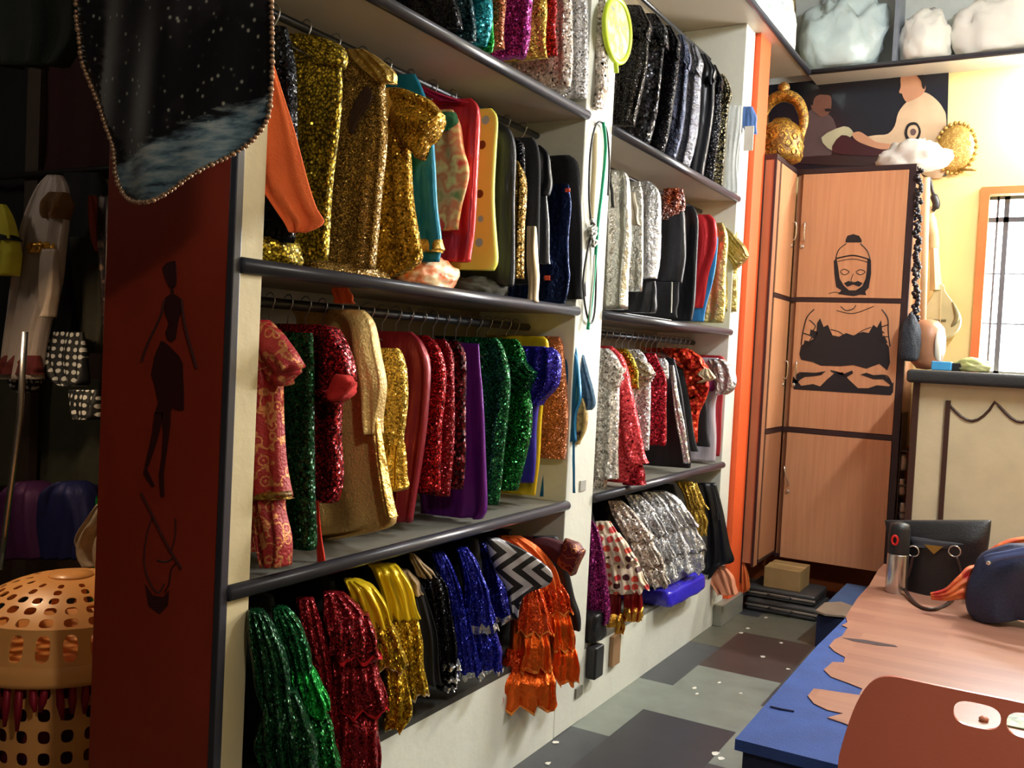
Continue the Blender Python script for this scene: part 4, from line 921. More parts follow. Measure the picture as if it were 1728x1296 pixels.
G('satin_jacket', 'glossy red jacket between black and gold costumes', 'jacket', g, (1207, 440), M['red'],
  [(362, 1178, 1198), (376, 1178, 1208), (420, 1178, 1209), (470, 1176, 1196), (520, 1172, 1186)], .026, (3, .01))
G('satin_trousers', 'sky blue satin trousers showing a sliver below the red jacket', 'trousers', g, (1206, 460), satin(L(60, 140, 210), .35),
  [(400, 1196, 1212), (450, 1186, 1208), (500, 1178, 1196), (543, 1164, 1188)], .014, (1, .003))
G('foil_dress', 'pale gold metallic dress hanging full length', 'dress', g, (1226, 440), M['lameg'],
  [(376, 1204, 1220), (400, 1206, 1228), (450, 1196, 1226), (500, 1188, 1224), (545, 1186, 1220)], .03, (3, .01))
G('foil_blouse', 'pale gold metallic blouse with a ruffled flounce sleeve at the far pillar', 'blouse', g, (1240, 440), M['lameg'],
  [(380, 1216, 1236), (400, 1220, 1246), (440, 1222, 1246), (480, 1224, 1244), (526, 1222, 1242)], .028, (3, .008),
  parts=[('flounce_sleeve', M['lameg'], [(1226, 384, 1222, 420), (1240, 396, 1232, 440), (1254, 412, 1242, 452), (1264, 430, 1250, 448)], .03, (6, .014), -.02)])
# ---- top left ---------------------------------------------------------------------
g = 'costumes on the top left rail'
def drop(nm, lb, ct, edge, mt, st, T=.026, f=(3, .008), **k): return G(nm, lb, ct, g, edge, mt, st, T, f, **k)
drop('sequin_cape', 'large black sequin cape nearest on the top left rail', 'cape', (770, 20), M['blk'], [(-230, 560, 640), (-160, 570, 690), (-60, 600, 730), (0, 640, 768), (48, 700, 776)], .04, (4, .014))
drop('sequin_dress', 'dark teal black dress left of the turquoise one on the top rail', 'dress', (796, 20), sequin(L(20, 60, 70), 130, .8), [(-190, 650, 730), (-100, 700, 780), (0, 740, 795), (68, 765, 802)], .028, (3, .01))
drop('sequin_dress', 'turquoise sequin dress on the top left rail', 'dress', (826, 20), M['tealseq'], [(-180, 720, 770), (-100, 770, 815), (0, 800, 828), (50, 790, 826), (78, 785, 822)], .028, (3, .01))
drop('sequin_dress', 'green sequin dress showing a glinting sliver beside turquoise', 'dress', (832, 60), M['lime'], [(-150, 760, 790), (0, 805, 828), (60, 815, 832), (88, 818, 832)], .012, (2, .006))
drop('sequin_dress', 'copper brown sequin dress on the top left rail', 'dress', (848, 20), M['coppers'], [(-150, 770, 810), (-40, 820, 848), (40, 828, 850), (82, 830, 848)], .024, (3, .008))
drop('sequin_dress', 'pink magenta sequin dress on the top left rail', 'dress', (893, 20), M['mag'], [(-140, 800, 850), (-40, 845, 895), (40, 848, 894), (95, 850, 888)], .03, (4, .012))
drop('sequin_dress', 'yellow gold sequin dress on the top left rail', 'dress', (918, 20), M['gold2'], [(-120, 850, 880), (-20, 885, 918), (50, 888, 921), (97, 890, 922)], .022, (2, .006))
drop('sequin_dress', 'red sequin dress next to the silver ones on the top rail', 'dress', (937, 20), M['red1'], [(-110, 870, 900), (-10, 912, 936), (50, 918, 938), (94, 922, 940)], .018, (2, .005))
drop('foil_dress', 'grey silver dress with dark shoulder, first of the silver ones on top', 'dress', (962, 60), M['silc'], [(-100, 890, 930), (-20, 925, 960), (60, 928, 965), (150, 905, 962)], .024, (4, .01))
drop('foil_dress', 'silver dress with bronze sheen, middle of the silver ones on top', 'dress', (990, 60), M['sil'], [(-90, 920, 955), (-10, 950, 988), (80, 950, 990), (165, 938, 990)], .028, (4, .012))
drop('foil_dress', 'bright champagne silver dress spilling over the shelf end at the pillar', 'dress', (1018, 60), sequin(L(244, 234, 226), 70, 1.1, L(206, 192, 180), .3, .2), [(-80, 950, 985), (-5, 975, 1020), (80, 980, 1022), (150, 968, 1024), (184, 985, 1016)], .03, (4, .014), xo=.02)
# ---- top right ---------------------------------------------------------------------
g = 'black sparkling costumes on the top right rail'
tr = [((1076, 130), [(18, 1050, 1078), (40, 1044, 1094), (100, 1040, 1092), (160, 1038, 1082), (212, 1038, 1070)], M['blkg'], 'black pleated sequin dress with grey sheen, first on the top right rail'),
      ((1108, 150), [(32, 1080, 1104), (50, 1074, 1122), (110, 1072, 1118), (180, 1070, 1108), (240, 1070, 1096)], sequin(L(60, 60, 66), 60, 1, (.01, .01, .012)), 'black dress with large round sequins, second on the top right rail'),
      ((1134, 160), [(52, 1104, 1128), (72, 1098, 1144), (130, 1098, 1142), (200, 1096, 1132), (256, 1090, 1118)], M['blk'], 'black dress with scattered bright discs, third on the top right rail'),
      ((1156, 170), [(68, 1126, 1150), (88, 1122, 1162), (140, 1120, 1160), (210, 1116, 1152), (268, 1108, 1140)], foil(L(70, 76, 96), .22, 34), 'midnight blue foil dress with dark net shoulders on the top right rail'),
      ((1178, 180), [(84, 1146, 1170), (102, 1144, 1182), (150, 1142, 1182), (220, 1140, 1176), (282, 1134, 1164)], M['blkfoil'], 'shiny crinkled black and silver dress right of the midnight blue one'),
      ((1198, 200), [(100, 1166, 1188), (116, 1164, 1204), (170, 1164, 1204), (240, 1162, 1196), (298, 1160, 1186)], M['blksat'], 'plain glossy black dress near the far end of the top right rail'),
      ((1213, 210), [(118, 1186, 1204), (134, 1184, 1216), (190, 1184, 1216), (250, 1180, 1210), (306, 1180, 1204)], M['blk'], 'black sequin dress with silver sparkle before the gold flecked one'),
      ((1226, 220), [(134, 1202, 1218), (148, 1200, 1230), (200, 1202, 1228), (260, 1200, 1222), (314, 1200, 1220)], sequin(L(150, 140, 100), 90, 1, (.02, .02, .02)), 'black and gold flecked sequin dress at the far end of the top right rail')]
for ed, stn, mt, lb in tr: G('sequin_dress', lb, 'dress', g, ed, mt, stn, .03, (4, .012), parts=[('shoulder_ruffle', mt, [(stn[0][0]-8, stn[0][1]+2, stn[0][2]+4), (stn[1][0], stn[1][1], stn[1][2]+3), (stn[1][0]+22, stn[1][1]+6, stn[1][2]+2)], .036, (8, .014), -.006, {'hem': .02})])
G('plastic_garment_bag', 'empty clear plastic bag hanging at the end of the top right rail', 'bag', None, (1243, 240), M['plast'],
  [(178, 1232, 1252), (220, 1228, 1250), (280, 1226, 1244), (325, 1224, 1246)], .012, (3, .008))

# ---- hangers: visible wire hooks on the rails
HMAT = plain((.35, .34, .33), .3, .8, name='hanger_wire')
def hanger_mesh():
    mb = MB()
    hook = [(.02, .0, .0)] and [(math.cos(a)*.019, 0, .0+math.sin(a)*.019) for a in [math.radians(q) for q in range(-30, 211, 20)]]
    pts = [Vector(p) for p in hook]
    mb.tube([Vector((0, 0, -.075)), Vector((0, 0, -.035)), Vector((.012, 0, -.02))]+pts[0:1]+pts, .0019, 6)
    mb.tube([(-.13, 0, -.125), (-.06, 0, -.09), (0, 0, -.072), (.06, 0, -.09), (.13, 0, -.125), (-.13, 0, -.125)], .0022, 6)
    return mb
_h = None
def hang(y, z, grp, lab, rot=0.0):
    global _h
    if _h is None:
        mb = hanger_mesh(); o = mk('clothes_hanger', mb.v, mb.f, HMAT)
        # origin at the hook centre
        off = o.location.copy(); o.data.transform(Matrix.Translation(off)); _h = o
    else:
        o = _h.copy(); COL.objects.link(o)
    o.location = (-.2, y, z); o.rotation_euler = (0, 0, rot)
    return tag(o, lab, 'hanger', grp)
random.seed(4)
for (a, b, z, k, lb) in ((1.75, 3.08, 1.547, 20, 'thin wire clothes hanger hooked on the middle left rail'), (3.5, 4.95, 1.547, 20, 'thin wire clothes hanger hooked on the middle right rail'), (1.7, 3.08, 2.266, 12, 'thin wire clothes hanger hooked on the upper left rail')):
    for i in range(k): hang(a+(b-a)*(i+.5)/k, z, lb.replace('thin wire clothes hanger hooked', 'wire hangers'), lb, random.uniform(-.25, .25))
# ---------------------------------------------------------------- foreground cape
cape_m = None
def cape_mat():
    mm, t, b, l = nt('dark_star_cloth'); co = coords(t)
    s = N(t, 'ShaderNodeSeparateXYZ'); l.new(co, s.inputs[0])
    # pale blue painted wave band that follows the slanting hem
    a = N(t, 'ShaderNodeMath', operation='MULTIPLY_ADD'); l.new(s.outputs['X'], a.inputs[0]); a.inputs[1].default_value = -.24; l.new(s.outputs['Z'], a.inputs[2])
    mp = N(t, 'ShaderNodeMapping'); mp.inputs['Rotation'].default_value = (0, -.4, 0); mp.inputs['Scale'].default_value = (9, 9, 42); l.new(co, mp.inputs[0])
    n = noise(t, l, mp.outputs[0], 1, 4, .6)
    sm = N(t, 'ShaderNodeMath', operation='MULTIPLY_ADD'); l.new(n.outputs['Fac'], sm.inputs[0]); sm.inputs[1].default_value = -.10; l.new(a.outputs[0], sm.inputs[2])
    msk = ramp(t, l, sm.outputs[0], [(.038, (1, 1, 1)), (.062, (0, 0, 0))])
    wav = ramp(t, l, n.outputs['Fac'], [(.36, L(20, 36, 56)), (.5, L(120, 150, 165)), (.66, L(190, 200, 200))])
    v = N(t, 'ShaderNodeTexVoronoi'); v.inputs['Scale'].default_value = 46; l.new(co, v.inputs['Vector'])
    d = ramp(t, l, v.outputs['Distance'], [(.1, (.35, .36, .3)), (.2, (.02, .022, .02)), (.3, (.004, .005, .008))])
    v2 = N(t, 'ShaderNodeTexVoronoi'); v2.feature = 'DISTANCE_TO_EDGE'; v2.inputs['Scale'].default_value = 18; l.new(co, v2.inputs['Vector'])
    n3 = noise(t, l, co, 7, 2); d2 = ramp(t, l, n3.outputs['Fac'], [(.55, (.0, .0, .0)), (.7, (.02, .015, .02))])
    ad = N(t, 'ShaderNodeMixRGB'); ad.blend_type = 'ADD'; ad.inputs[0].default_value = 1; l.new(d.outputs[0], ad.inputs[1]); l.new(d2.outputs[0], ad.inputs[2])
    mx = N(t, 'ShaderNodeMixRGB'); l.new(msk.outputs[0], mx.inputs[0]); l.new(ad.outputs[0], mx.inputs[1]); l.new(wav.outputs[0], mx.inputs[2])
    l.new(mx.outputs[0], b.inputs['Base Color']); b.inputs['Roughness'].default_value = .55
    return mm
CY = 1.28
out = [(120,-260),(128,0),(133,60),(137,105),(150,150),(170,200),(187,245),(190,290),(196,315),(210,334),(238,342),(270,338),(330,300),(390,258),(430,226),(452,196),(458,150),(460,90),(456,0),(450,-120),(440,-260)]
P = [un(a, b, y=CY) for a, b in out]
cape = empty('sequin_cape', ((P[0].x+P[-1].x)/2, CY, min(p.z for p in P)), 'dark sequin cape with beaded edge and pale wave border hanging before the red panel', 'cape')
# closed shell: rows between left and right edge of the outline, gently waved
left = P[0:11]; right = list(reversed(P[10:]))
def at_z(line, z):
    for a, b in zip(line, line[1:]):
        if (a.z-z)*(b.z-z) <= 0 and abs(a.z-b.z) > 1e-6:
            return a.x+(b.x-a.x)*(a.z-z)/(a.z-b.z)
    return line[-1].x if abs(line[-1].z-z) < abs(line[0].z-z) else line[0].x
zt, zb = P[0].z-.002, P[10].z+.001
vs = []; fs = []; NR, NCc = 70, 40
for sgn in (-1, 1):
    for i in range(NR+1):
        z = zt+(zb-zt)*i/NR; xa = at_z(left, z); xb = at_z(right, z)
        if xb < xa: xb = xa
        for j in range(NCc+1):
            u = j/NCc; x = xa+(xb-xa)*u
            e = min(1, 6*min(u, 1-u))**.5*min(1, 6*(1-i/NR))**.5
            y = CY+.011*math.sin(x*15+z*2.4)+.004*math.sin(x*41-z*7)+sgn*(.001+.009*e)
            vs.append((x, y, z))
n1 = (NR+1)*(NCc+1)
for s_ in (0, 1):
    for i in range(NR):
        for j in range(NCc):
            a = s_*n1+i*(NCc+1)+j; fs.append((a, a+1, a+NCc+2, a+NCc+1))
for i in range(NR):
    a = i*(NCc+1); fs.append((a, a+NCc+1, n1+a+NCc+1, n1+a)); a += NCc; fs.append((a, a+NCc+1, n1+a+NCc+1, n1+a))
mk('cloth_panel', vs, fs, cape_mat(), cape)
# beaded trim follows the outline
BEAD = plain(L(176, 140, 110), .3, .5, 0, name='bead_trim')
mb = MB(); path = smooth_pts(P, 420)
acc = 0; last = path[0]; k = 0
me_b = []
for p_ in path[1:]:
    acc += (p_-last).length; last = p_
    if acc > .0085:
        acc = 0; k += 1
        q = p_.copy(); q.y = CY+.011*math.sin(q.x*15+q.z*2.4)+.004*math.sin(q.x*41-q.z*7)-.004
        bm = bmesh.new(); bmesh.ops.create_icosphere(bm, subdivisions=1, radius=.0052+.0012*math.sin(k*2.4)); bm.verts.index_update()
        mb.add([v.co+q for v in bm.verts], [[v.index for v in f.verts] for f in bm.faces]); bm.free()
bt = mb.build('beaded_trim', BEAD, cape, True); bt['label'] = 'coppery beaded edge trim'
# hook rod carrying the cape (above the frame)
tag(MB().tube([(-.3, CY, 2.62), (.5, CY, 2.62)], .012, 10).tube([(.1, CY, 2.62), (.1, CY, ZT)], .008, 8).build('hanging_rod', RAILM, None, True), 'black ceiling rod above the dark cape', 'rod')

# ---------------------------------------------------------------- laundry basket
def holed(mapf, nu, nv, hole, name, mat, parent, closed=True, th=.003, inward=True):
    """grid of cells, each with a rounded opening; mapf(u,v)->(point, normal)"""
    vs = []; fs = []; K = 16
    ring = [(math.cos(2*PI*k/K), math.sin(2*PI*k/K)) for k in range(K)]
    def sq(c, s_):
        m_ = max(abs(c), abs(s_)); return c/m_, s_/m_
    for lay in (0, 1):
        for iu in range(nu):
            for iv in range(nv):
                h = hole(iu, iv); base = len(vs)
                for k in range(K):
                    c, s_ = ring[k]; a, b2 = sq(c, s_)
                    u = (iu+.5+.5*a)/nu; v = (iv+.5+.5*b2)/nv; p_, n_ = mapf(u, v); vs.append(p_-n_*th*lay)
                if h:
                    ru, rv, pw = h
                    for k in range(K):
                        c, s_ = ring[k]
                        c2 = math.copysign(abs(c)**pw, c); s2 = math.copysign(abs(s_)**pw, s_)
                        u = (iu+.5+ru*c2)/nu; v = (iv+.5+rv*s2)/nv; p_, n_ = mapf(u, v); vs.append(p_-n_*th*lay)
                    for k in range(K):
                        f = (base+k, base+(k+1) % K, base+K+(k+1) % K, base+K+k); fs.append(f if lay == 0 else f[::-1])
                    if lay == 1:
                        b0 = hole_base[(iu, iv)]
                        for k in range(K): fs.append((b0+K+k, b0+K+(k+1) % K, base+K+(k+1) % K, base+K+k))
                    else:
                        hole_base[(iu, iv)] = base
                else:
                    f = tuple(base+k for k in range(K)); fs.append(f if lay == 0 else f[::-1])
    o = mk(name, vs, fs, mat, parent); bm = bmesh.new(); bm.from_mesh(o.data)
    bmesh.ops.remove_doubles(bm, verts=bm.verts, dist=.0004); bmesh.ops.recalc_face_normals(bm, faces=bm.faces); bm.to_mesh(o.data); bm.free()
    return shade_auto(o, 50)
BC = Vector((-.985, 1.80, 0)); BR = .30
PLAST = plain(L(244, 172, 98), .38, 0, 0, 30, .05, 3, coat=.15, name='orange_plastic')
bas = empty('laundry_basket', BC, 'round orange plastic laundry basket with perforated domed lid', 'basket')
hole_base = {}
zr = .50
def wall(u, v):
    a = 2*PI*u; r = .225+(.262-.225)*v; z = .02+(.47-.02)*v
    n_ = Vector((math.cos(a), math.sin(a), 0)); return BC+n_*r+Vector((0, 0, z)), n_
holed(wall, 26, 7, lambda i, j: (.27, .30, .75), 'basket_wall', PLAST, bas)
hole_base = {}
def skirt(u, v):
    a = 2*PI*u; r = BR-.022*v; z = zr+.02+.10*v; n_ = Vector((math.cos(a), math.sin(a), 0)); return BC+n_*r+Vector((0, 0, z)), n_
holed(skirt, 26, 1, lambda i, j: (.27, .36, .7), 'lid_side', PLAST, bas)
hole_base = {}
def dome(u, v):
    a = 2*PI*u; t_ = v; r = (BR-.022)*(1-t_)+.06*t_; z = zr+.12+.085*(1-(1-t_)**2.0)
    n_ = Vector((math.cos(a), math.sin(a), 1)).normalized(); return BC+Vector((math.cos(a)*r, math.sin(a)*r, z)), n_
holed(dome, 26, 6, lambda i, j: (.30, .34, .8) if (j < 5 and (j < 3 or i % 2 == 0)) else None, 'lid_dome', PLAST, bas)
MB().lathe(BC+Vector((0, 0, zr)), [(BR-.02, -.035), (BR+.006, -.034), (BR+.01, -.02), (BR+.004, .0), (BR+.001, .022), (BR-.01, .022), (BR-.012, -.03)], 56).build('lid_rim', PLAST, bas, True)
MB().lathe(BC+Vector((0, 0, zr+.2)), [(.065, .002), (.062, .01), (.02, .014), (.001, .014)], 40).build('lid_cap', PLAST, bas, True)
MB().lathe(BC, [(.225, .0), (.232, .005), (.228, .022), (.05, .022)], 48).build('base', PLAST, bas, True)
tag(loft('folded_laundry', [(BC+Vector((-.14, 0, .44)), BC+Vector((.14, 0, .44))), (BC+Vector((-.19, 0, .38)), BC+Vector((.19, 0, .38))), (BC+Vector((-.2, 0, .2)), BC+Vector((.2, 0, .2))), (BC+Vector((-.17, 0, .03)), BC+Vector((.17, 0, .03)))], blotch([L(120, 20, 50), L(60, 20, 70), L(150, 40, 50), L(90, 80, 60)], 9), None, .17, 4, .015, 5), 'maroon and purple clothes inside the orange basket', 'clothes')
# fringe of red cloth caught below the lid
fr = MB(); random.seed(3)
for i in range(26):
    a = -PI*.98+i*PI*.95/25; 
    for q in (0,):
        x = BC.x+math.cos(a)*(.283); y = BC.y+math.sin(a)*.283; dx = random.uniform(-.02, .03); ln_ = random.uniform(.05, .12)
        fr.tube([(x, y, .47), (x+dx*.5, y-.004, .45-ln_*.4), (x+dx, y-.006, .46-ln_)], [.010, .012, .005], 6)
tag(fr.build('fringed_cloth', satin(L(150, 20, 44), .5), None, True), 'dark red fringed cloth hanging out under the basket lid', 'cloth')

# ---------------------------------------------------------------- left alcove
YA = 2.45; g = 'garments hanging in the dim left alcove'
tag(MB().tube([(-3.1, 2.56, 2.12), (-.5, 2.56, 2.12)], .014, 10).build('clothes_rail', RAILM, None, True), 'dark horizontal rail at the back of the dim left alcove', 'rail')
def GA(nm, lb, ct, mat, st, T=.035, f=(3, .012), y=YA, parts=()): return G(nm, lb, ct, g, None, mat, st, T, f, Y=y, parts=parts, xin=-9)
GA('yellow_top', 'yellow top with a black band at the left edge of the picture', 'top', fabric(L(214, 206, 60)), [(345, -20, 8), (370, -30, 18), (420, -30, 28), (430, -30, 30), (465, -20, 24)], y=2.2,
   parts=[('black_band', M['blkf'], [(396, -30, 22), (406, -30, 26)], .042, (3, .012), -.004)])
GA('draped_dress', 'white dress with a brown patch, gold band and maroon hem', 'dress', satin(L(196, 184, 178), .6), [(296, 84, 104), (320, 66, 114), (370, 48, 112), (430, 36, 104), (480, 30, 96), (540, 24, 76), (600, 14, 66), (640, 6, 68)], .04, (4, .016), 2.3,
   parts=[('brown_patch', fabric(L(120, 84, 44)), [(325, 84, 112), (350, 78, 113), (370, 84, 108)], .048, (2, .006), -.01), ('gold_band', M['goldtr'], [(408, 60, 98), (428, 56, 96)], .048, (4, .01), -.006),
          ('sleeve', satin(L(196, 180, 166), .6), [(420, 72, 96), (480, 70, 94), (515, 72, 90), (535, 74, 86)], .03, (1, .004), -.03), ('maroon_hem', fabric(L(96, 30, 30)), [(600, 10, 66), (618, 6, 66), (632, 8, 64)], .05, (4, .014), -.012)])
GA('spotted_skirt', 'black and white spotted hem below the maroon edged dress', 'skirt', dots(L(26, 28, 30), [L(200, 200, 196)], 40, .3, .6), [(628, 18, 66), (645, 18, 64), (662, 28, 60)], .03, (3, .01), 2.35)
GA('long_coat', 'black coat hanging in the dim left alcove beside the white dress', 'coat', fabric(L(22, 22, 24)), [(292, 112, 170), (330, 106, 180), (420, 100, 176), (560, 92, 150), (600, 90, 140)], .04, (3, .012), 2.5)
GA('orange_scarf', 'small orange scarf over the black coat in the left alcove', 'scarf', satin(L(150, 60, 34), .6), [(330, 150, 160), (360, 152, 174), (400, 160, 176), (425, 166, 174)], .02, (2, .006), 2.42)
GA('trousers', 'olive green trousers tapering down in the left alcove', 'trousers', fabric(L(58, 56, 44)), [(400, 120, 176), (480, 128, 178), (560, 140, 176), (596, 150, 166)], .03, (2, .01), 2.46)
GA('spotted_skirt', 'black skirt with white dots in the left alcove', 'skirt', dots(L(20, 22, 24), [L(190, 192, 190)], 34, .3, .6), [(560, 78, 140), (600, 74, 144), (640, 92, 146), (652, 108, 140)], .035, (4, .012), 2.36)
GA('spotted_skirt', 'small dotted frill hanging lowest in the left alcove', 'skirt', dots(L(20, 22, 24), [L(206, 206, 200)], 34, .3, .6), [(658, 118, 166), (690, 122, 168), (708, 130, 166)], .03, (4, .01), 2.32)
GA('red_gown', 'dark red gown hanging high behind the cape in the left alcove', 'dress', fabric(L(52, 10, 14)), [(60, 110, 150), (90, 85, 190), (170, 78, 205), (260, 76, 205), (300, 78, 200)], .04, (3, .014), 2.62)
GA('sequin_dress', 'dark dress with scattered shiny brown panels at the edge of the red panel', 'dress', blotch([L(20, 20, 24), L(70, 50, 40), L(26, 22, 30), L(140, 110, 90)], 20, .4, .4), [(330, 168, 196), (400, 170, 204), (500, 176, 206), (580, 180, 204)], .03, (2, .008), 2.4)
GA('green_cape', 'very dark green cloth filling the top left corner', 'cape', fabric(L(8, 28, 18)), [(-80, -60, 110), (0, -60, 132), (60, -50, 134), (110, -30, 110)], .05, (4, .016), 2.1)
GA('dark_gown', 'long black gown at the far left edge of the alcove', 'dress', fabric(L(18, 18, 20)), [(110, -50, 60), (200, -50, 66), (320, -50, 60), (480, -50, 30), (640, -50, 10)], .05, (3, .014), 2.7)
GA('khaki_curtain', 'grey green curtain across the lower part of the left alcove', 'curtain', fabric(L(74, 74, 58)), [(640, -60, 194), (720, -60, 192), (820, -60, 190)], .03, (7, .016), 2.68)
for px_, lb, c_ in ((48, 'purple cloth bundle on the alcove floor pile', L(74, 30, 80)), (118, 'navy blue cloth bundle beside the purple one', L(26, 30, 84))):
    GA('cloth_bundle', lb, 'cloth bundle', satin(c_, .6), [(812, px_-12, px_+16), (830, px_-24, px_+32), (880, px_-34, px_+42), (940, px_-36, px_+46)], .09, (4, .02), 2.35)
GA('green_bag', 'bright green sequin cloth glinting beside the red panel', 'cloth', M['lime'], [(816, 182, 192), (835, 174, 196), (862, 166, 200), (1100, 160, 200), (1215, 160, 200)], .03, (3, .01), 2.3)
GA('white_sack', 'pale plastic sack leaning against the red panel above the basket', 'sack', plain(L(150, 136, 116), .5, 0, .4, 30), [(850, 172, 200), (880, 156, 208), (912, 138, 210), (936, 146, 210), (952, 160, 210)], .07, (3, .014), 2.05)
tag(MB().tube([un(42, 560, y=2.0), un(34, 700, y=2.0), un(8, 900, y=2.0), un(0, 960, y=2.0)], .011, 10).build('metal_pole', STEEL, None, True), 'thin grey metal pole standing at the left edge of the picture', 'pole')
tag(MB().box(un(52, 200, y=2.6).x, un(74, 200, y=2.6).x, 2.58, 2.62, 0, 2.6).build('wooden_post', plain(L(60, 46, 36), .6)), 'dark brown wooden post in the left alcove', 'post')

# ---------------------------------------------------------------- items lying on the shelves
def bundle(nm, lb, ct, mat, c, r, seed=0, knot=False, par=None, amp=.16, grp=None, sub=4):
    """soft crumpled heap"""
    from mathutils import noise as nz
    bm = bmesh.new(); bmesh.ops.create_icosphere(bm, subdivisions=sub, radius=1); bm.verts.index_update()
    vs = []
    for v in bm.verts:
        p_ = v.co.copy(); q = p_*1.7+Vector((seed*3.1, seed*1.7, seed))
        k = 1+amp*nz.noise(q)+amp*1.3*(.5-abs(nz.noise(q*1.7+Vector((0, 0, p_.x)))))+amp*.7*(.4-abs(nz.noise(q*4.2)))
        if p_.z < -.45: p_.z = -.45-(abs(p_.z)-.45)*.15
        vs.append(Vector((c[0]+p_.x*r[0]*k, c[1]+p_.y*r[1]*k, c[2]+(p_.z+.53)*r[2]*(k if p_.z > -.3 else 1))))
    fs = [[v.index for v in f.verts] for f in bm.faces]; bm.free()
    if knot:
        root = empty(nm, c, lb, ct, grp); mk('body', vs, fs, mat, root)
        t_ = MB(); top = Vector((c[0], c[1], c[2]+r[2]*1.42))
        t_.lathe(top+Vector((0, 0, -.03)), [(.05, -.02), (.022, .0), (.018, .012), (.03, .03), (.05, .06), (.03, .075), (.004, .06)], 14)
        for v in t_.v: v.x += .012*math.sin(v.z*60+v.y*40)
        t_.build('knot', mat, root, True); return root
    return tag(mk(nm, vs, fs, mat), lb, ct, grp)
def on_shelf(px, py, z, x): return un(px, py, x=x)
q = un(470, 430, x=-.06); bundle('folded_cloth', 'gold checked cloth folded on the shelf below the orange cloth', 'cloth', M['goldy'], (-.12, q.y, ZA), (.1, .1, .055), 1)
q = un(620, 462, x=-.06); bundle('folded_cloth', 'brown gold cloth heap on the shelf below the gold dresses', 'cloth', M['goldp'], (-.14, q.y, ZA), (.1, .14, .03), 2)
q = un(735, 478, x=-.04); bundle('folded_cloth', 'cream and orange folded cloth on the shelf edge under the teal trousers', 'cloth', blotch([L(240, 220, 180), L(236, 120, 60), L(240, 214, 170)], 20, .4), (-.08, q.y, ZA), (.075, .11, .06), 3)
q = un(820, 478, x=-.06); bundle('folded_cloth', 'dark olive cloth heap on the shelf under the yellow tunic', 'cloth', fabric(L(50, 46, 30)), (-.1, q.y, ZA), (.08, .12, .04), 4)
q = un(1060, 535, x=-.05); tag(MB().box(-.16, -.01, q.y-.1, q.y+.42, ZA+.001, ZA+.012, .004).build('paper_sheets', plain(L(220, 222, 220), .5)), 'flat white papers lying on the shelf under the silver costumes', 'papers')
q = un(930, 905, x=-.05)
p0 = un(690, 1190, z=.302); 
# things in the lower right bay
q = un(1130, 1010, x=-.02)
pb = empty('wrapped_parcel', (-.08, q.y, .3), 'grey and blue plastic wrapped parcel on the lowest shelf under the silver skirts', 'parcel')
def soft_box(nm, mat, x0, x1, y0, y1, z0, z1, par, b=.02, amp=.006, seed=1):
    from mathutils import noise as nz
    mb = MB(); bm = bmesh.new(); bmesh.ops.create_cube(bm, size=1); bmesh.ops.bevel(bm, geom=list(bm.edges), offset=.12, segments=3, profile=.6, affect='EDGES')
    bmesh.ops.subdivide_edges(bm, edges=list(bm.edges), cuts=3, use_grid_fill=True); bm.verts.index_update()
    vs = []
    for v in bm.verts:
        p_ = Vector((x0+(v.co.x+.5)*(x1-x0), y0+(v.co.y+.5)*(y1-y0), z0+(v.co.z+.5)*(z1-z0)))
        n_ = nz.noise(p_*14+Vector((seed, 0, 0)))+.5*nz.noise(p_*32)
        if v.co.z > -.49: p_ += v.co*amp*3*n_
        vs.append(p_)
    fs = [[v.index for v in f.verts] for f in bm.faces]; bm.free()
    return mk(nm, vs, fs, mat, par)
BLUEPL = plain(L(54, 44, 196), .25, 0, .5, 26, .1, 6, coat=.4)
soft_box('blue_wrap', BLUEPL, -.30, .085, q.y-.27, q.y+.25, .302, .375, pb, seed=2)
soft_box('grey_wrap', plain(L(128, 128, 132), .3, 0, .4, 22, .1, 6), -.30, .03, q.y-.26, q.y+.22, .376, .445, pb, seed=4)
MB().box(.0, .035, q.y-.24, q.y+.22, .438, .448, .002).build('violet_stripe', plain(L(130, 60, 170), .4), pb)
tag(soft_box('black_bag', plain(L(22, 22, 24), .4, 0, .3), -.28, .03, 3.40, 3.52, .302, .42, None, seed=7), 'black bag at the base of the white pillar on the lowest shelf', 'bag')
o = MB().box(.001, .045, 3.39, 3.47, .16, .29, .008).build('black_case', BLACK); tag(o, 'small black case hanging on the shelf base below the magenta skirt', 'case')
tag(MB().box(.001, .05, 5.02, 5.42, 0, .115, .004).build('grey_tin_box', plain(L(150, 150, 138), .35, .3, 0)), 'low grey tin box at the foot of the orange column', 'box')
G('crumpled_cloth', 'peach crumpled cloth hanging out at the foot of the orange column', 'cloth', None, None, fabric(L(226, 150, 116)), [(955, 1196, 1222), (972, 1192, 1236), (990, 1204, 1242), (1003, 1212, 1244)], .03, (5, .014), Y=4.98, xin=-9)
G('crumpled_cloth', 'orange cloth hanging below the cabinet wing beside the suitcases', 'cloth', None, None, satin(L(214, 112, 56), .5), [(948, 1246, 1256), (968, 1242, 1262), (990, 1238, 1266), (1000, 1240, 1258)], .02, (4, .01), Y=5.42, xin=-9)
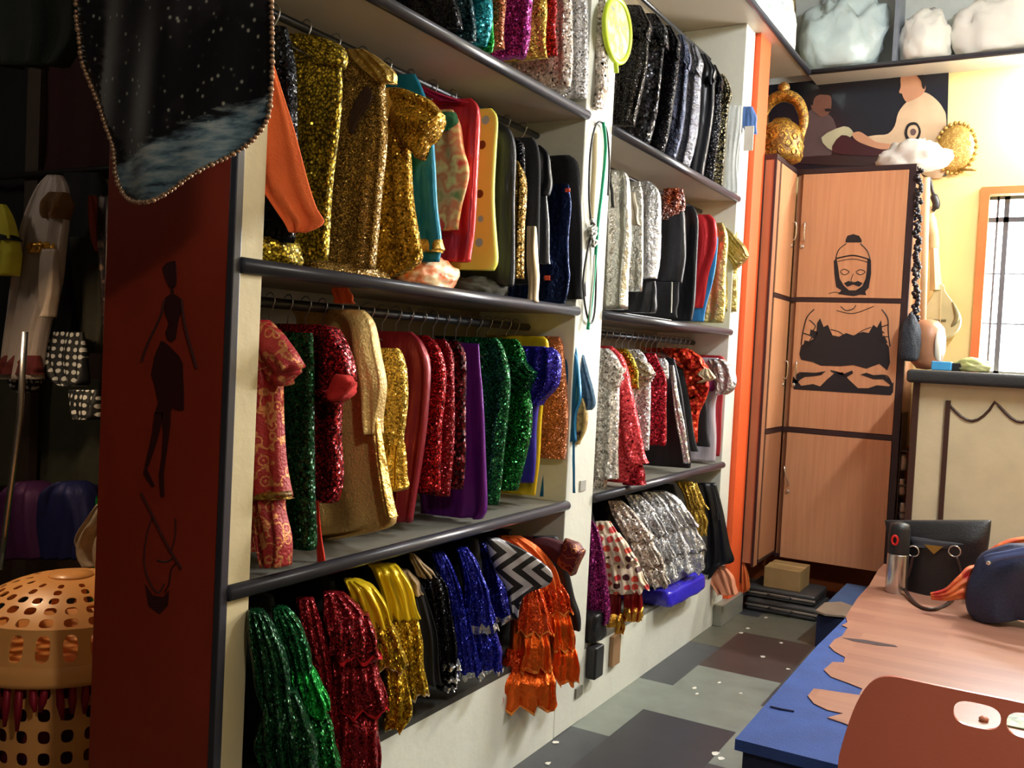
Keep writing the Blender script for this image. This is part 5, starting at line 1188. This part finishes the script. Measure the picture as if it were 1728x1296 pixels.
# suitcases and carton below the cabinet
def suitcase(lb, x0, x1, y0, y1, z0, z1):
    r_ = empty('suitcase', ((x0+x1)/2, (y0+y1)/2, z0), lb, 'suitcase', 'suitcases stacked below the cabinet'); CA = plain(L(58, 58, 58), .45, 0, .15, 60)
    zm = (z0+z1)/2
    shade_auto(MB().box(x0, x1, y0, y1, z0, zm-.003, .018).build('lower_shell', CA, r_)); shade_auto(MB().box(x0, x1, y0, y1, zm+.003, z1, .018).build('upper_shell', CA, r_))
    MB().box(x0-.003, x1+.003, y0-.003, y1+.003, zm-.006, zm+.006, .002).build('metal_band', STEEL, r_)
    MB().tube(smooth_pts([Vector(((x0+x1)/2-.06, y0, zm)), Vector(((x0+x1)/2-.055, y0-.03, zm)), Vector(((x0+x1)/2+.055, y0-.03, zm)), Vector(((x0+x1)/2+.06, y0, zm))], 14), .006, 8).build('handle', BLACK, r_, True)
suitcase('dark grey hard suitcase lying flat on the floor, bottom of the stack', .05, .46, 5.47, 5.82, 0, .075)
suitcase('dark grey suitcase lying on top of the other one under the carton', .04, .44, 5.49, 5.82, .077, .14)
cb = empty('cardboard_box', (.25, 5.62, .141), 'brown taped cardboard carton on top of the suitcases', 'box')
MB().box(.135, .345, 5.52, 5.76, .141, .262, .004).build('carton', plain(L(148, 122, 78), .6, 0, .15, 20, .12, 10), cb)
MB().box(.135, .345, 5.61, 5.66, .2621, .2632).build('tape', plain(L(176, 150, 100), .3), cb)
# paper scraps
PS = plain(L(222, 220, 208), .7); random.seed(9)
scr = [(1172,1161,'near the light tile edge'),(1176,1171,'left of the larger scrap'),(1214,1152,'in the middle of the light tile'),(1250,1170,'on the right of the light tile'),(1251,1068,'on the far grey tile'),(1293,1042,'close to the suitcases'),(1288,1108,'on the brown tile'),(1318,1085,'on the far side of the brown tile'),(1330,1129,'at the platform side of the brown tile'),(938,1253,'on the dark tile near the shelf base'),(925,1288,'closest to the camera on the left'),(1208,1272,'on the dark tile near the platform corner'),(1218,1280,'beside another on the dark tile near the platform'),(1262,1060,'just short of the suitcases')]
for i, (a, b, w_) in enumerate(scr):
    p_ = un(a, b, z=.001); r_ = random.uniform(.008, .016)
    pts = [p_+Vector((math.cos(t_)*r_*random.uniform(.5, 1.2), math.sin(t_)*r_*random.uniform(.5, 1.2)*1.4, 0)) for t_ in [k*2*PI/7 for k in range(7)]]
    tag(MB().prism(pts, (0, 0, .0012)).build('paper_scrap', PS), 'tiny white scrap on the floor '+w_, 'scrap', 'white scraps on the floor')

# ---------------------------------------------------------------- pillar decorations
fan = empty('round_hand_fan', un(1042, 52, x=.04), 'round lime green rimmed hand fan with printed clear face at the pillar top', 'fan')
c = un(1042, 52, x=.045); ry = abs(un(1064, 52, x=.045).y-un(1018, 52, x=.045).y)/2*1.1; rz = abs(un(1042, -4, x=.045).z-un(1042, 108, x=.045).z)/2*1.04
LIME = plain(L(196, 226, 50), .35, name='lime_plastic')
cc = [c+Vector((0, math.cos(t_)*ry*.86, math.sin(t_)*rz*.92)) for t_ in [2*PI*k/40 for k in range(41)]]
MB().tube(cc, .011, 10, False).build('rim', LIME, fan, True)
MB().prism([c+Vector((0, math.cos(2*PI*k/36)*ry*.84, math.sin(2*PI*k/36)*rz*.9)) for k in range(36)], (.003, 0, 0)).build('printed_face', blotch([L(150, 170, 180), L(190, 200, 170), L(210, 190, 90), L(130, 150, 160)], 26, .3), fan)
MB().tube([c+Vector((0, 0, -rz*.9)), c+Vector((0, .01, -rz*1.25))], .01, 8).build('handle', LIME, fan, True)
def cord(nm, lb, ct, pts, r, mat, x=.012):
    return tag(MB().tube(smooth_pts([un(a, b, x=x) for a, b in pts], 60), r, 6).build(nm, mat, None, True), lb, ct)
cord('green_ribbon', 'green ribbon hanging in a loop down the white pillar', 'ribbon', [(1018, 206), (1022, 250), (1016, 320), (1010, 370), (1006, 420), (1002, 470), (997, 520), (992, 556)], .0065, satin(L(24, 150, 110), .4), .02)
cord('black_cable', 'black cord looped over the upper pillar', 'cord', [(998, 380), (994, 330), (996, 260), (1004, 215), (1014, 206), (1024, 222), (1028, 270), (1026, 330)], .004, BLACK, .014)
cord('black_cable', 'black cord hanging lower down the pillar in a narrow loop', 'cord', [(1000, 386), (990, 430), (984, 480), (990, 530), (998, 545), (1004, 520), (1006, 450), (1003, 390)], .004, BLACK, .012)
cord('necklace_tangle', 'tangle of grey bead necklaces tied on the pillar', 'necklace', [(998, 372), (1004, 380), (996, 388), (1006, 394), (998, 402), (1007, 408), (1000, 414), (1006, 384), (996, 396)], .007, blotch([L(80, 80, 76), L(170, 170, 160), L(50, 50, 50)], 60, .3, .5), .022)
cord('silver_chain', 'pale silvery ribbon over the green one on the lower pillar', 'ribbon', [(1003, 430), (1001, 470), (997, 510), (995, 545)], .003, WHITE, .03)
cord('cream_sash', 'cream sash hanging flat on the upper pillar', 'sash', [(1004, 225), (1003, 280), (1000, 330), (998, 368)], .012, CREAM, .004)
tag(MB().box(0, .006, un(983, 822, x=0).y-.03, un(983, 822, x=0).y+.02, un(983, 828, x=0).z, un(983, 810, x=0).z, .002).build('switch_plate', plain(L(170, 170, 165), .4)), 'small pale grey plate on the white pillar near the middle shelf', 'plate')
# pouch and card on the far column
p_ = un(1264, 205, x=.03)
po = empty('blue_pouch', p_, 'small blue cloth pouch with a white card hanging on the orange column', 'pouch')
loft('pouch_body', [(un(1254, 180, y=p_.y-.01), un(1270, 180, y=p_.y-.01)), (un(1253, 200, y=p_.y-.01), un(1277, 200, y=p_.y-.01)), (un(1256, 226, y=p_.y-.01), un(1276, 226, y=p_.y-.01))], fabric(L(84, 118, 178)), po, .02, 2, .004, 3)
MB().box(.02, .07, p_.y-.04, p_.y-.034, un(1262, 257, y=p_.y).z, un(1262, 216, y=p_.y).z, .001).build('card', plain(L(214, 208, 196), .5), po)

# ---------------------------------------------------------------- poster
PX = lambda a, b, d=0: un(a, b, y=6.285-d)
poster = empty('wall_poster', (.37, 6.29, 2.6), 'large dark photo print of two men exchanging a document, above the cabinet', 'poster')
MB().prism([PX(1296, 140), PX(1601, 112), PX(1597, 297), PX(1300, 297)], (0, .008, 0)).build('print', plain(L(22, 26, 38), .3, coat=.3), poster)
SK = plain(L(196, 142, 108), .5); SKD = plain(L(124, 82, 66), .5); KUR = plain(L(206, 178, 146), .5); SH = plain(L(96, 74, 74), .5); HR = plain(L(20, 16, 18), .5)
def flat(nm, pts, mat, d): MB().prism([PX(a, b, d) for a, b in smooth2(pts)], (0, .0012, 0)).build(nm, mat, poster)
def smooth2(pts):
    V = [Vector((a, b, 0)) for a, b in pts]; return [(v.x, v.y) for v in smooth_pts(V, len(V)*3, True)]
flat('printed_shirt', [(1352,266),(1350,240),(1352,205),(1362,190),(1374,184),(1392,190),(1404,198),(1410,212),(1412,224),(1404,236),(1402,262)], SH, .002)
flat('printed_face', [(1368,168),(1374,160),(1388,158),(1401,162),(1403,172),(1402,184),(1396,194),(1386,197),(1376,190),(1369,182)], SKD, .0035)
flat('printed_hair', [(1366,172),(1366,158),(1378,150),(1396,151),(1404,160),(1394,160),(1382,160),(1374,166),(1371,178)], HR, .005)
flat('printed_moustache', [(1392,184),(1400,183),(1402,187),(1394,188)], HR, .006)
flat('printed_robe', [(1530,172),(1548,160),(1562,156),(1580,168),(1592,184),(1597,205),(1596,292),(1560,296),(1520,262),(1512,246),(1480,246),(1462,240),(1460,232),(1478,228),(1498,226),(1510,212),(1516,190)], KUR, .002)
flat('printed_face', [(1520,130),(1530,126),(1548,126),(1559,132),(1562,148),(1556,160),(1542,168),(1530,172),(1524,164),(1522,158),(1517,156),(1520,146)], SK, .0035)
flat('printed_hair', [(1546,125),(1558,126),(1563,136),(1560,150),(1556,146),(1554,136)], HR, .005)
flat('printed_emblem', [(1541,206),(1549,209),(1554,222),(1549,236),(1540,240),(1530,236),(1526,224),(1531,210)], HR, .0035)
flat('printed_emblem', [(1541,211),(1547,213),(1550,222),(1546,232),(1540,235),(1533,231),(1531,223),(1534,214)], KUR, .005)
flat('printed_emblem', [(1541,217),(1545,219),(1546,223),(1543,228),(1538,228),(1536,223),(1537,219)], SH, .0065)
flat('printed_document', [(1386,232),(1424,213),(1440,224),(1430,234),(1416,232),(1404,254)], plain(L(190, 184, 150), .5), .006)
flat('printed_folder', [(1404,256),(1420,228),(1450,238),(1500,250),(1512,248),(1490,262),(1450,262)], plain(L(64, 24, 32), .4), .0075)
flat('printed_hands', [(1438,226),(1450,222),(1464,230),(1480,240),(1510,244),(1512,250),(1488,252),(1460,244),(1444,236)], SK, .009)
flat('printed_table', [(1350,266),(1400,262),(1460,262),(1500,262),(1505,272),(1480,280),(1352,276)], plain(L(52, 32, 34), .4), .004)

# ---------------------------------------------------------------- statue, sack on the cabinet, ornament
sp = (.0, 5.62, 2.642)
stt = empty('golden_idol_jug', (.03, 5.64, 2.64), 'antique gold embossed idol jug with an arched handle on the cabinet corner', 'ornament')
C_ = Vector((.045, 5.66, 2.64))
mb = MB(); prof = [(.10, 0), (.122, .012), (.128, .04), (.13, .12), (.126, .16), (.112, .2), (.085, .225), (.06, .24), (.05, .255)]
mb.lathe(C_, prof, 40)
for k in range(3): 
    for i in range(10):
        a = 2*PI*(i+.5*(k % 2))/10; z = .045+.045*k; cc_ = C_+Vector((math.cos(a)*.128, math.sin(a)*.128, z))
        mb.tube([cc_+Vector((-math.sin(a)*math.cos(t_)*.018, math.cos(a)*math.cos(t_)*.018, math.sin(t_)*.018)) for t_ in [2*PI*j/12 for j in range(13)]], .005, 6, False)
mb.build('body', GOLDM, stt, True)
mb = MB(); mb.tube(smooth_pts([C_+Vector((-.115, 0, .14)), C_+Vector((-.128, 0, .25)), C_+Vector((-.085, 0, .355)), C_+Vector((0, 0, .395)), C_+Vector((.085, 0, .355)), C_+Vector((.128, 0, .25)), C_+Vector((.115, 0, .14))], 30), [.02+.016*math.sin(PI*i/29) for i in range(30)], 10); mb.build('arched_handle', GOLDM, stt, True)
MB().lathe(C_+Vector((0, 0, .39)), [(.03, 0), (.034, .012), (.024, .03), (.036, .05), (.03, .07), (.012, .084), (.001, .086)], 20).build('finial', GOLDM, stt, True)
WB = plain(L(228, 226, 218), .45, 0, .25, 20, .04, 4, name='white_plastic')
c = un(1545, 290, y=6.05); bundle('plastic_sack', 'white cloth sack slumped on top of the cabinet before the poster', 'sack', WB, (c.x-.02, 6.06, 2.636), (.17, .13, .105), 8, amp=.22)
dc = un(1613, 250, y=6.27)
gd = empty('sunburst_ornament', dc, 'round golden ornament with a beaded rim hanging right of the poster', 'ornament')
mb = MB(); mb.lathe(dc, [(.001, -.03), (.04, -.028), (.055, -.02), (.075, -.018), (.1, -.008), (.112, .02)], 40, 'y', 1.35)
for i in range(26):
    a = 2*PI*i/26; q_ = dc+Vector((math.cos(a)*.112, 0, math.sin(a)*.152)); bm = bmesh.new(); bmesh.ops.create_icosphere(bm, subdivisions=1, radius=.014); bm.verts.index_update(); mb.add([v.co+q_ for v in bm.verts], [[v.index for v in f.verts] for f in bm.faces]); bm.free()
mb.build('disc', brocade(L(170, 130, 60), L(230, 200, 120), 30, .45, .35), gd, True)
MB().tube([dc+Vector((.02, -.01, -.13)), dc+Vector((.12, -.02, -.14))], .008, 8).build('spike', GOLDM, gd, True)

# loft bags
g = 'white bags on the loft shelf'
def bag(nm, lb, px0, px1, pyb, pyt, seed, mat, y=6.16, dz=ZL+.031, knot=False, amp=.18):
    a = un(px0, (pyb+pyt)/2, y=y); b = un(px1, (pyb+pyt)/2, y=y); h = abs(un((px0+px1)/2, pyt, y=y).z-dz)
    return bundle(nm, lb, 'bag', mat, ((a.x+b.x)/2, y, dz), ((b.x-a.x)/2, .11, h/1.5), seed, knot, None, amp, g)
TR = plain(L(196, 214, 216), .3, 0, .5, 16, .08, 6, name='thin_white_plastic')
bag('plastic_bag', 'crumpled pale blue white bag with a knot, left on the end loft', 1358, 1484, 112, 12, 11, TR, knot=True, amp=.26)
bag('plastic_bag', 'smooth round white bag in the middle of the end loft', 1522, 1604, 88, 22, 12, WB, amp=.16)
bag('plastic_bag', 'big bright white bag at the right end of the loft', 1618, 1790, 80, -8, 13, WB, amp=.2)
# bags on the side loft
q = un(1335, 110, x=-.02)
bundle('plastic_bag', 'upright white bag at the corner of the side loft', 'bag', WB, (-.04, 5.78, ZL+.031), (.1, .16, .26), 21, False, None, .14, g)
bundle('plastic_bag', 'pale grey bag on the side loft nearer the shelving', 'bag', TR, (-.05, 5.4, ZL+.031), (.12, .2, .2), 22, False, None, .2, g)
bundle('brown_bundle', 'olive brown bundle above the white bags in the loft corner', 'bundle', blotch([L(120, 96, 50), L(90, 70, 40), L(150, 130, 80)], 16), (-.15, 6.0, ZL+.031), (.13, .16, .42), 23, False, None, .18)

# ---------------------------------------------------------------- instruments beside the window
VEENA = plain(L(196, 186, 140), .5, 0, 0, 30, .1, 6, name='pale_wood')
vy = 6.22
def vp_(a, b): return un(a, b, y=vy)
vn = empty('wall_lute', vp_(1595, 590), 'pale wooden long necked lute hanging on the yellow wall', 'lute')
out = [(1572,560),(1560,545),(1558,530),(1566,512),(1575,495),(1576,480),(1592,480),(1596,492),(1610,512),(1622,534),(1620,555),(1606,568),(1590,572)]
pp = smooth_pts([vp_(a, b) for a, b in out], 60, True)
c_ = sum(pp, Vector())/len(pp); vs = []; fs = []
for k_, (s_, d_) in enumerate([(1.0, .0), (1.0, -.02), (.96, -.03)]):
    for p__ in pp: q_ = c_+(p__-c_)*s_; q_.y += d_; vs.append(q_)
n_ = len(pp)
for r_ in (0, 1):
    for i in range(n_): fs.append((r_*n_+i, r_*n_+(i+1) % n_, (r_+1)*n_+(i+1) % n_, (r_+1)*n_+i))
fs.append(tuple(range(n_))); fs.append(tuple(2*n_+i for i in range(n_)))
mk('sound_box', vs, fs, VEENA, vn, False)
MB().tube([vp_(1580, 490)+Vector((0, -.02, 0)), vp_(1577, 420)+Vector((0, -.02, 0))], [.035, .025], 4).build('neck', VEENA, vn)
MB().tube(smooth_pts([vp_(1577, 422), vp_(1576, 400), vp_(1573, 388), vp_(1570, 365), vp_(1574, 350)], 14), [.03]*5+[.034]*5+[.022]*4, 10).build('peg_box', VEENA, vn, True)
MB().tube(smooth_pts([vp_(1608, 510)+Vector((0, -.03, 0)), vp_(1616, 535)+Vector((0, -.032, 0)), vp_(1606, 552)+Vector((0, -.032, 0))], 14), [.004+.012*math.sin(PI*i/13) for i in range(14)], 8).build('painted_leaf', plain(L(130, 120, 80), .6), vn, True)
MB().tube([vp_(1577, 541)+Vector((0, -.034, 0)), vp_(1597, 541)+Vector((0, -.034, 0))], .008, 6).build('bridge', plain(L(110, 100, 70), .6), vn)
MB().tube([vp_(1590, 480)+Vector((0, -.05, 0)), vp_(1588, 545)+Vector((0, -.045, 0))], .002, 5).build('string', CHROME, vn)
tag(MB().tube(smooth_pts([un(1569, 300, y=6.2), un(1574, 325, y=6.2), un(1580, 345, y=6.2), un(1574, 356, y=6.2)], 20), [.01]*8+[.022]*8+[.012]*4, 8).build('black_scroll', BLACK, None, True), 'small black curled carving above the pale lute', 'carving')
tag(MB().tube([un(1564, 300, y=6.0), un(1557, 545, y=6.0)], .019, 12).build('wooden_staff', plain(L(214, 190, 150), .5), None, True), 'pale straight wooden staff standing beside the cabinet', 'staff')
mb = MB(); random.seed(8)
for i in range(120):
    y_ = 284+(556-284)*i/119; p_ = un(1551-(y_-284)*.028+random.uniform(-5, 5), y_, y=5.86+random.uniform(-.02, .02)); bm = bmesh.new(); bmesh.ops.create_icosphere(bm, subdivisions=1, radius=random.uniform(.011, .018)); bm.verts.index_update(); mb.add([v.co+p_ for v in bm.verts], [[v.index for v in f.verts] for f in bm.faces]); bm.free()
tag(mb.build('beaded_garland', plain(L(34, 30, 34), .35, .3), None, True), 'long black beaded garland hanging down the cabinet edge', 'garland')
c = un(1538, 582, y=5.88); o = bundle('hair_tassel', 'dark blue grey hair tassel hanging over the counter corner', 'tassel', plain(L(38, 44, 54), .8, 0, .8, 120, .3, 40), (c.x, 5.80, 1.50), (.055, .06, .165), 31, amp=.1)
c = un(1566, 580, y=5.95)
gd = empty('gourd_drum', (c.x, 5.92, 1.455), 'brown round gourd drum with a white skin side on the counter', 'drum')
MB().lathe((c.x, 5.92, 1.60), [(.001, -.143), (.05, -.138), (.085, -.10), (.098, -.03), (.098, .04), (.085, .10), (.05, .14), (.001, .148)], 32).build('body', plain(L(168, 116, 84), .4, 0, 0, 30, .15, 8), gd, True)
MB().lathe((c.x+.05, 5.93, 1.60), [(.11, .0), (.112, .012), (.10, .03), (.001, .034)], 32, 'x').build('skin', plain(L(222, 214, 198), .5), gd, True)
c = un(1590, 612, y=5.6); tag(MB().box(c.x-.05, c.x+.05, 5.56, 5.64, 1.456, 1.505, .006).build('blue_box', plain(L(70, 160, 220), .4)), 'small light blue box on the counter', 'box')
c = un(1613, 612, y=5.6); tag(MB().box(c.x-.025, c.x+.03, 5.58, 5.66, 1.456, 1.50, .004).build('black_box', BLACK), 'small black box between the blue box and the green bundle', 'box')
c = un(1634, 612, y=5.6); bundle('green_pouch', 'small olive green pouch on the counter below the window', 'pouch', blotch([L(150, 160, 90), L(180, 180, 130)], 14), (c.x+.02, 5.62, 1.456), (.085, .05, .045), 33)
# metal vessels in the gap between cabinet and counter
for i, (a, b, r_, lb) in enumerate([(1522, 780, .03, 'small steel jar high in the gap beside the counter'), (1519, 822, .034, 'round steel pot in the gap between cabinet and counter'), (1521, 862, .03, 'lowest steel vessel in the gap between cabinet and counter')]):
    p_ = un(a, b, y=5.95)
    tag(MB().lathe(p_-Vector((0, 0, .05)), [(.02, 0), (r_, .015), (r_, .07), (r_*.7, .085), (r_*.8, .1)], 24).build('steel_vessel', STEEL, None, True), lb, 'vessel', 'steel vessels in the gap')
rk = MB()
for z in (.62, .78, .98): rk.box(.785, .895, 5.88, 6.1, z-.006, z)
rk.box(.785, .79, 5.88, 6.1, 0, 1.2)
tag(rk.build('wire_rack', plain(L(70, 50, 40), .5)), 'narrow brown rack in the gap between cabinet and counter', 'rack')

# ---------------------------------------------------------------- things on the platform
TOP = SZ+.0025
p_ = un(1509, 1003, z=TOP); 
fk = empty('steel_flask', (p_.x, p_.y+.04, TOP), 'steel vacuum flask with black lid and red loop button on the platform', 'flask')
C_ = Vector((p_.x, p_.y+.045, TOP)); R_ = .046
zt = un(1509, 933, y=C_.y).z-TOP; zt2 = un(1509, 880, y=C_.y).z-TOP
MB().lathe(C_, [(R_*.96, 0), (R_, .006), (R_, zt-.004), (R_*.97, zt)], 40).build('body', STEEL, fk, True)
MB().lathe(C_, [(R_*.99, zt), (R_*1.0, zt+.004), (R_*.98, zt2-.03), (R_*.86, zt2-.008), (R_*.4, zt2), (.001, zt2)], 40).build('lid', BLACK, fk, True)
cr_ = C_+Vector((-.012, -R_-.002, (zt+zt2)/2-.005))
MB().tube([cr_+Vector((math.cos(t_)*.012, 0, math.sin(t_)*.02)) for t_ in [2*PI*k/20 for k in range(21)]], .005, 8, False).build('red_loop', plain(L(214, 30, 30), .35), fk, True)
# tote
by = 4.67
B_ = lambda a, b, d=0: un(a, b, y=by+d)
tt = empty('black_tote_bag', B_(1600, 1003), 'black leather tote bag with ring handles and a gold triangle badge', 'bag')
LEA = plain(L(24, 24, 27), .42, 0, .2, 120, .1, 10, name='black_leather')
Lp = [(878, 1493, 1673), (893, 1496, 1672), (920, 1502, 1668), (960, 1514, 1662), (996, 1528, 1654), (999, 1532, 1650)]
loft('body', [(un(a, y, y=by), un(b, y, y=by)) for y, a, b in Lp], LEA, tt, .075, 1, .004, 3, top=.3)
MB().prism([B_(1560, 919, -.075), B_(1592, 922, -.075), B_(1576, 935, -.078)], (0, -.004, 0)).build('gold_badge', plain(L(196, 160, 80), .3, .8), tt)
for a in (1541, 1611):
    c = B_(a, 930, -.078)
    MB().tube([c+Vector((math.cos(t_)*.024, -.004, math.sin(t_)*.024)) for t_ in [2*PI*k/20 for k in range(21)]], .0035, 8, False).build('ring', CHROME, tt, True)
MB().tube(smooth_pts([B_(1541, 938, -.085), B_(1534, 965, -.09), B_(1526, 990, -.1), Vector((un(1545, 1018, z=TOP+.01))), Vector((un(1570, 1028, z=TOP+.01))), Vector((un(1600, 1018, z=TOP+.012))), B_(1622, 980, -.1), B_(1614, 940, -.085)], 50), .0075, 8).build('strap', plain(L(44, 22, 22), .4), tt, True)
loft('flap', [(B_(1535, 905, -.045), B_(1640, 915, -.045)), (B_(1540, 922, -.05), B_(1630, 926, -.05))], plain(L(52, 52, 60), .35), tt, .03, 1, .002, 4)
# blue bag
sb_ = empty('blue_shoulder_bag', (1.55, 4.35, TOP), 'navy blue shoulder bag with a pale zip band at the right edge', 'bag')
NV = plain(L(34, 44, 74), .5, 0, .3, 60, .12, 8, name='navy_cloth')
yb = 4.33
loft('body', [(un(a, y, y=yb), un(b, y, y=yb)) for y, a, b in [(918, 1700, 1830), (935, 1655, 1840), (965, 1640, 1850), (1000, 1630, 1850), (1030, 1632, 1845), (1042, 1645, 1835)]], NV, sb_, .11, 2, .012, 5)
loft('zip_band', [(un(1660, 938, y=yb-.115), un(1664, 955, y=yb-.115)), (un(1690, 930, y=yb-.115), un(1692, 946, y=yb-.115)), (un(1800, 912, y=yb-.115), un(1802, 930, y=yb-.115))], plain(L(76, 92, 140), .4), sb_, .012, 1, .001, 6)
MB().lathe(un(1668, 950, y=yb-.13), [(.008, -.003), (.009, 0), (.005, .006)], 14, 'y').build('stud', CHROME, sb_, True)
# red scarf
sc_ = blotch([L(196, 40, 34), L(226, 120, 60), L(180, 30, 34)], 12, .6, 0)
rs = empty('red_scarf', (1.3, 4.45, TOP), 'red and orange patterned scarf draped between the black tote and the blue bag', 'scarf')
loft('trailing_end', [(un(1570, 1000, y=4.30), un(1572, 1012, y=4.30)), (un(1596, 992, y=4.31), un(1600, 1014, y=4.31)), (un(1616, 972, y=4.33), un(1628, 1010, y=4.33)), (un(1630, 958, y=4.36), un(1650, 1014, y=4.36)), (un(1652, 954, y=4.4), un(1668, 1000, y=4.4))], sc_, rs, .02, 4, .008, 41)
loft('folded_part', [(un(1664, 930, y=4.52), un(1667, 950, y=4.52)), (un(1684, 918, y=4.52), un(1690, 946, y=4.52)), (un(1712, 908, y=4.52), un(1716, 940, y=4.52)), (un(1750, 902, y=4.52), un(1752, 935, y=4.52)), (un(1800, 900, y=4.52), un(1800, 935, y=4.52))], sc_, rs, .05, 5, .010, 42)
# paper item seen through the chair opening
pc = un(1722, 1222, z=TOP); tag(MB().box(pc.x-.04, pc.x+.14, pc.y-.05, pc.y+.06, TOP, TOP+.006, .001).build('card_booklet', blotch([L(200, 196, 150), L(70, 90, 60), L(190, 190, 160)], 20)), 'small pale printed booklet on the platform behind the chair', 'booklet')
pc = un(1660, 1217, z=TOP); tag(MB().lathe((pc.x, pc.y, TOP), [(.001, 0), (.012, .001), (.014, .008), (.008, .014), (.001, .015)], 14).build('small_pebble', plain(L(190, 120, 90), .5), None, True), 'tiny peach coloured lump on the platform behind the chair', 'lump')

# ---------------------------------------------------------------- plastic chair
CH = plain(L(214, 120, 96), .36, 0, .03, 200, .04, 4, coat=.1, name='red_brown_plastic')
chy = 1.72; chx = 1.515
chr_ = empty('plastic_chair', (chx, 1.5, 0), 'red brown plastic chair with oval cut-outs in its back at the lower right', 'chair')
HW = .24; ZTOP = .947; ZS = .44
def back_pt(s, z, l_):
    return Vector((chx+s, chy-.07+.35*s*s-.14*(ZTOP-z)+.007*l_, z))
ns, nz_ = 60, 40; vs = []; fs = []
for l_ in (0, 1):
    for j in range(nz_+1):
        for i in range(ns+1):
            s = -HW*math.cos(PI*i/ns); e_ = max(0, (abs(s)-.12)/.12); zt_ = ZTOP-.003*abs(s)/HW-.15*e_**5
            z = ZS+(zt_-ZS)*j/nz_; vs.append(back_pt(s, z, l_))
n1 = (ns+1)*(nz_+1)
for j in range(nz_):
    for i in range(ns):
        a = j*(ns+1)+i; fs.append((a, a+1, a+ns+2, a+ns+1)); fs.append((n1+a+ns+1, n1+a+ns+2, n1+a+1, n1+a))
edge = [i for i in range(ns+1)]+[j*(ns+1)+ns for j in range(1, nz_+1)]+[nz_*(ns+1)+i for i in range(ns-1, -1, -1)]+[j*(ns+1) for j in range(nz_-1, 0, -1)]
for a, b_ in zip(edge, edge[1:]+edge[:1]): fs.append((a, b_, n1+b_, n1+a))
o = mk('backrest', vs, fs, CH, chr_)
for cs in (-.0375, .0375):
    cut = MB().prism([(chx+cs+.0335*math.copysign(abs(math.cos(t_))**.6, math.cos(t_)), chy-.4, .914+.0185*math.copysign(abs(math.sin(t_))**.8, math.sin(t_))) for t_ in [2*PI*k/40 for k in range(40)]], (0, .8, 0)).build('cutter', CH)
    md = o.modifiers.new('b', 'BOOLEAN'); md.operation = 'DIFFERENCE'; md.solver = 'EXACT'; md.object = cut
    dg = bpy.context.evaluated_depsgraph_get(); nm_ = bpy.data.meshes.new_from_object(o.evaluated_get(dg)); o.modifiers.clear(); o.data = nm_
    bpy.data.objects.remove(cut)
o.name = 'backrest'; shade_auto(o, 35)
mb = MB(); mb.box(chx-.25, chx+.25, 1.22, 1.66, .425, .45, .012); shade_auto(mb.build('seat', CH, chr_))
for sx in (-1, 1):
    for (y_, n2) in ((1.24, 0), (1.6, 1)):
        MB().tube([(chx+sx*.22, y_, .43), (chx+sx*.245, y_+(.05 if n2 else -.03), 0)], [.03, .02], 10).build('leg', CH, chr_, True)
    MB().tube(smooth_pts([Vector((chx+sx*.255, 1.6, .66)), Vector((chx+sx*.28, 1.45, .655)), Vector((chx+sx*.27, 1.28, .64)), Vector((chx+sx*.245, 1.23, .44))], 20), .018, 10).build('armrest', CH, chr_, True)

# tube lamp fixture on the end wall (out of frame, right)
tl = empty('tube_lamp', (1.98, 6.25, 2.93), 'long fluorescent tube lamp on the end wall', 'lamp')
MB().box(1.5, 2.46, 6.24, 6.295, 2.92, 2.98, .004).build('housing', WHITE, tl)
em, t_, b_, l_ = nt('lit_tube'); b_.inputs['Emission Color'].default_value = (1, .97, .92, 1); b_.inputs['Emission Strength'].default_value = 6
MB().tube([(1.53, 6.215, 2.95), (2.43, 6.215, 2.95)], .014, 12).build('fluorescent_tube', em, tl, True)
# filler garments added to darken the gaps at the back of the lower bays
g = 'dark filler garments added deep in the lower bays'
for i, (y_, z0, z1) in enumerate([(1.75, .40, .80), (1.98, .40, .80), (2.22, .40, .80), (2.46, .40, .80), (2.72, .40, .80), (2.95, .40, .80), (3.62, .45, .80), (3.95, .45, .80), (4.3, .45, .80), (4.62, .45, .80)]):
    tag(loft('dark_filler', [(Vector((-.36, y_, z1)), Vector((-.12, y_, z1))), (Vector((-.375, y_, (z0+z1)/2)), Vector((-.08, y_, (z0+z1)/2))), (Vector((-.375, y_, z0)), Vector((-.12, y_, z0)))], M['blkf'], None, .05, 3, .014, 90+i), 'dark filler garment added to darken the back of the lowest bay', 'trousers', g)

yq = un(580, 495, x=-.1).y
G('orange_rag', 'small orange rag hanging behind the middle left rail under the shelf', 'cloth', None, None, M['orf'], [(480, 560, 586), (498, 562, 594), (512, 566, 600)], .006, (2, .004), Y=yq, xin=-9)
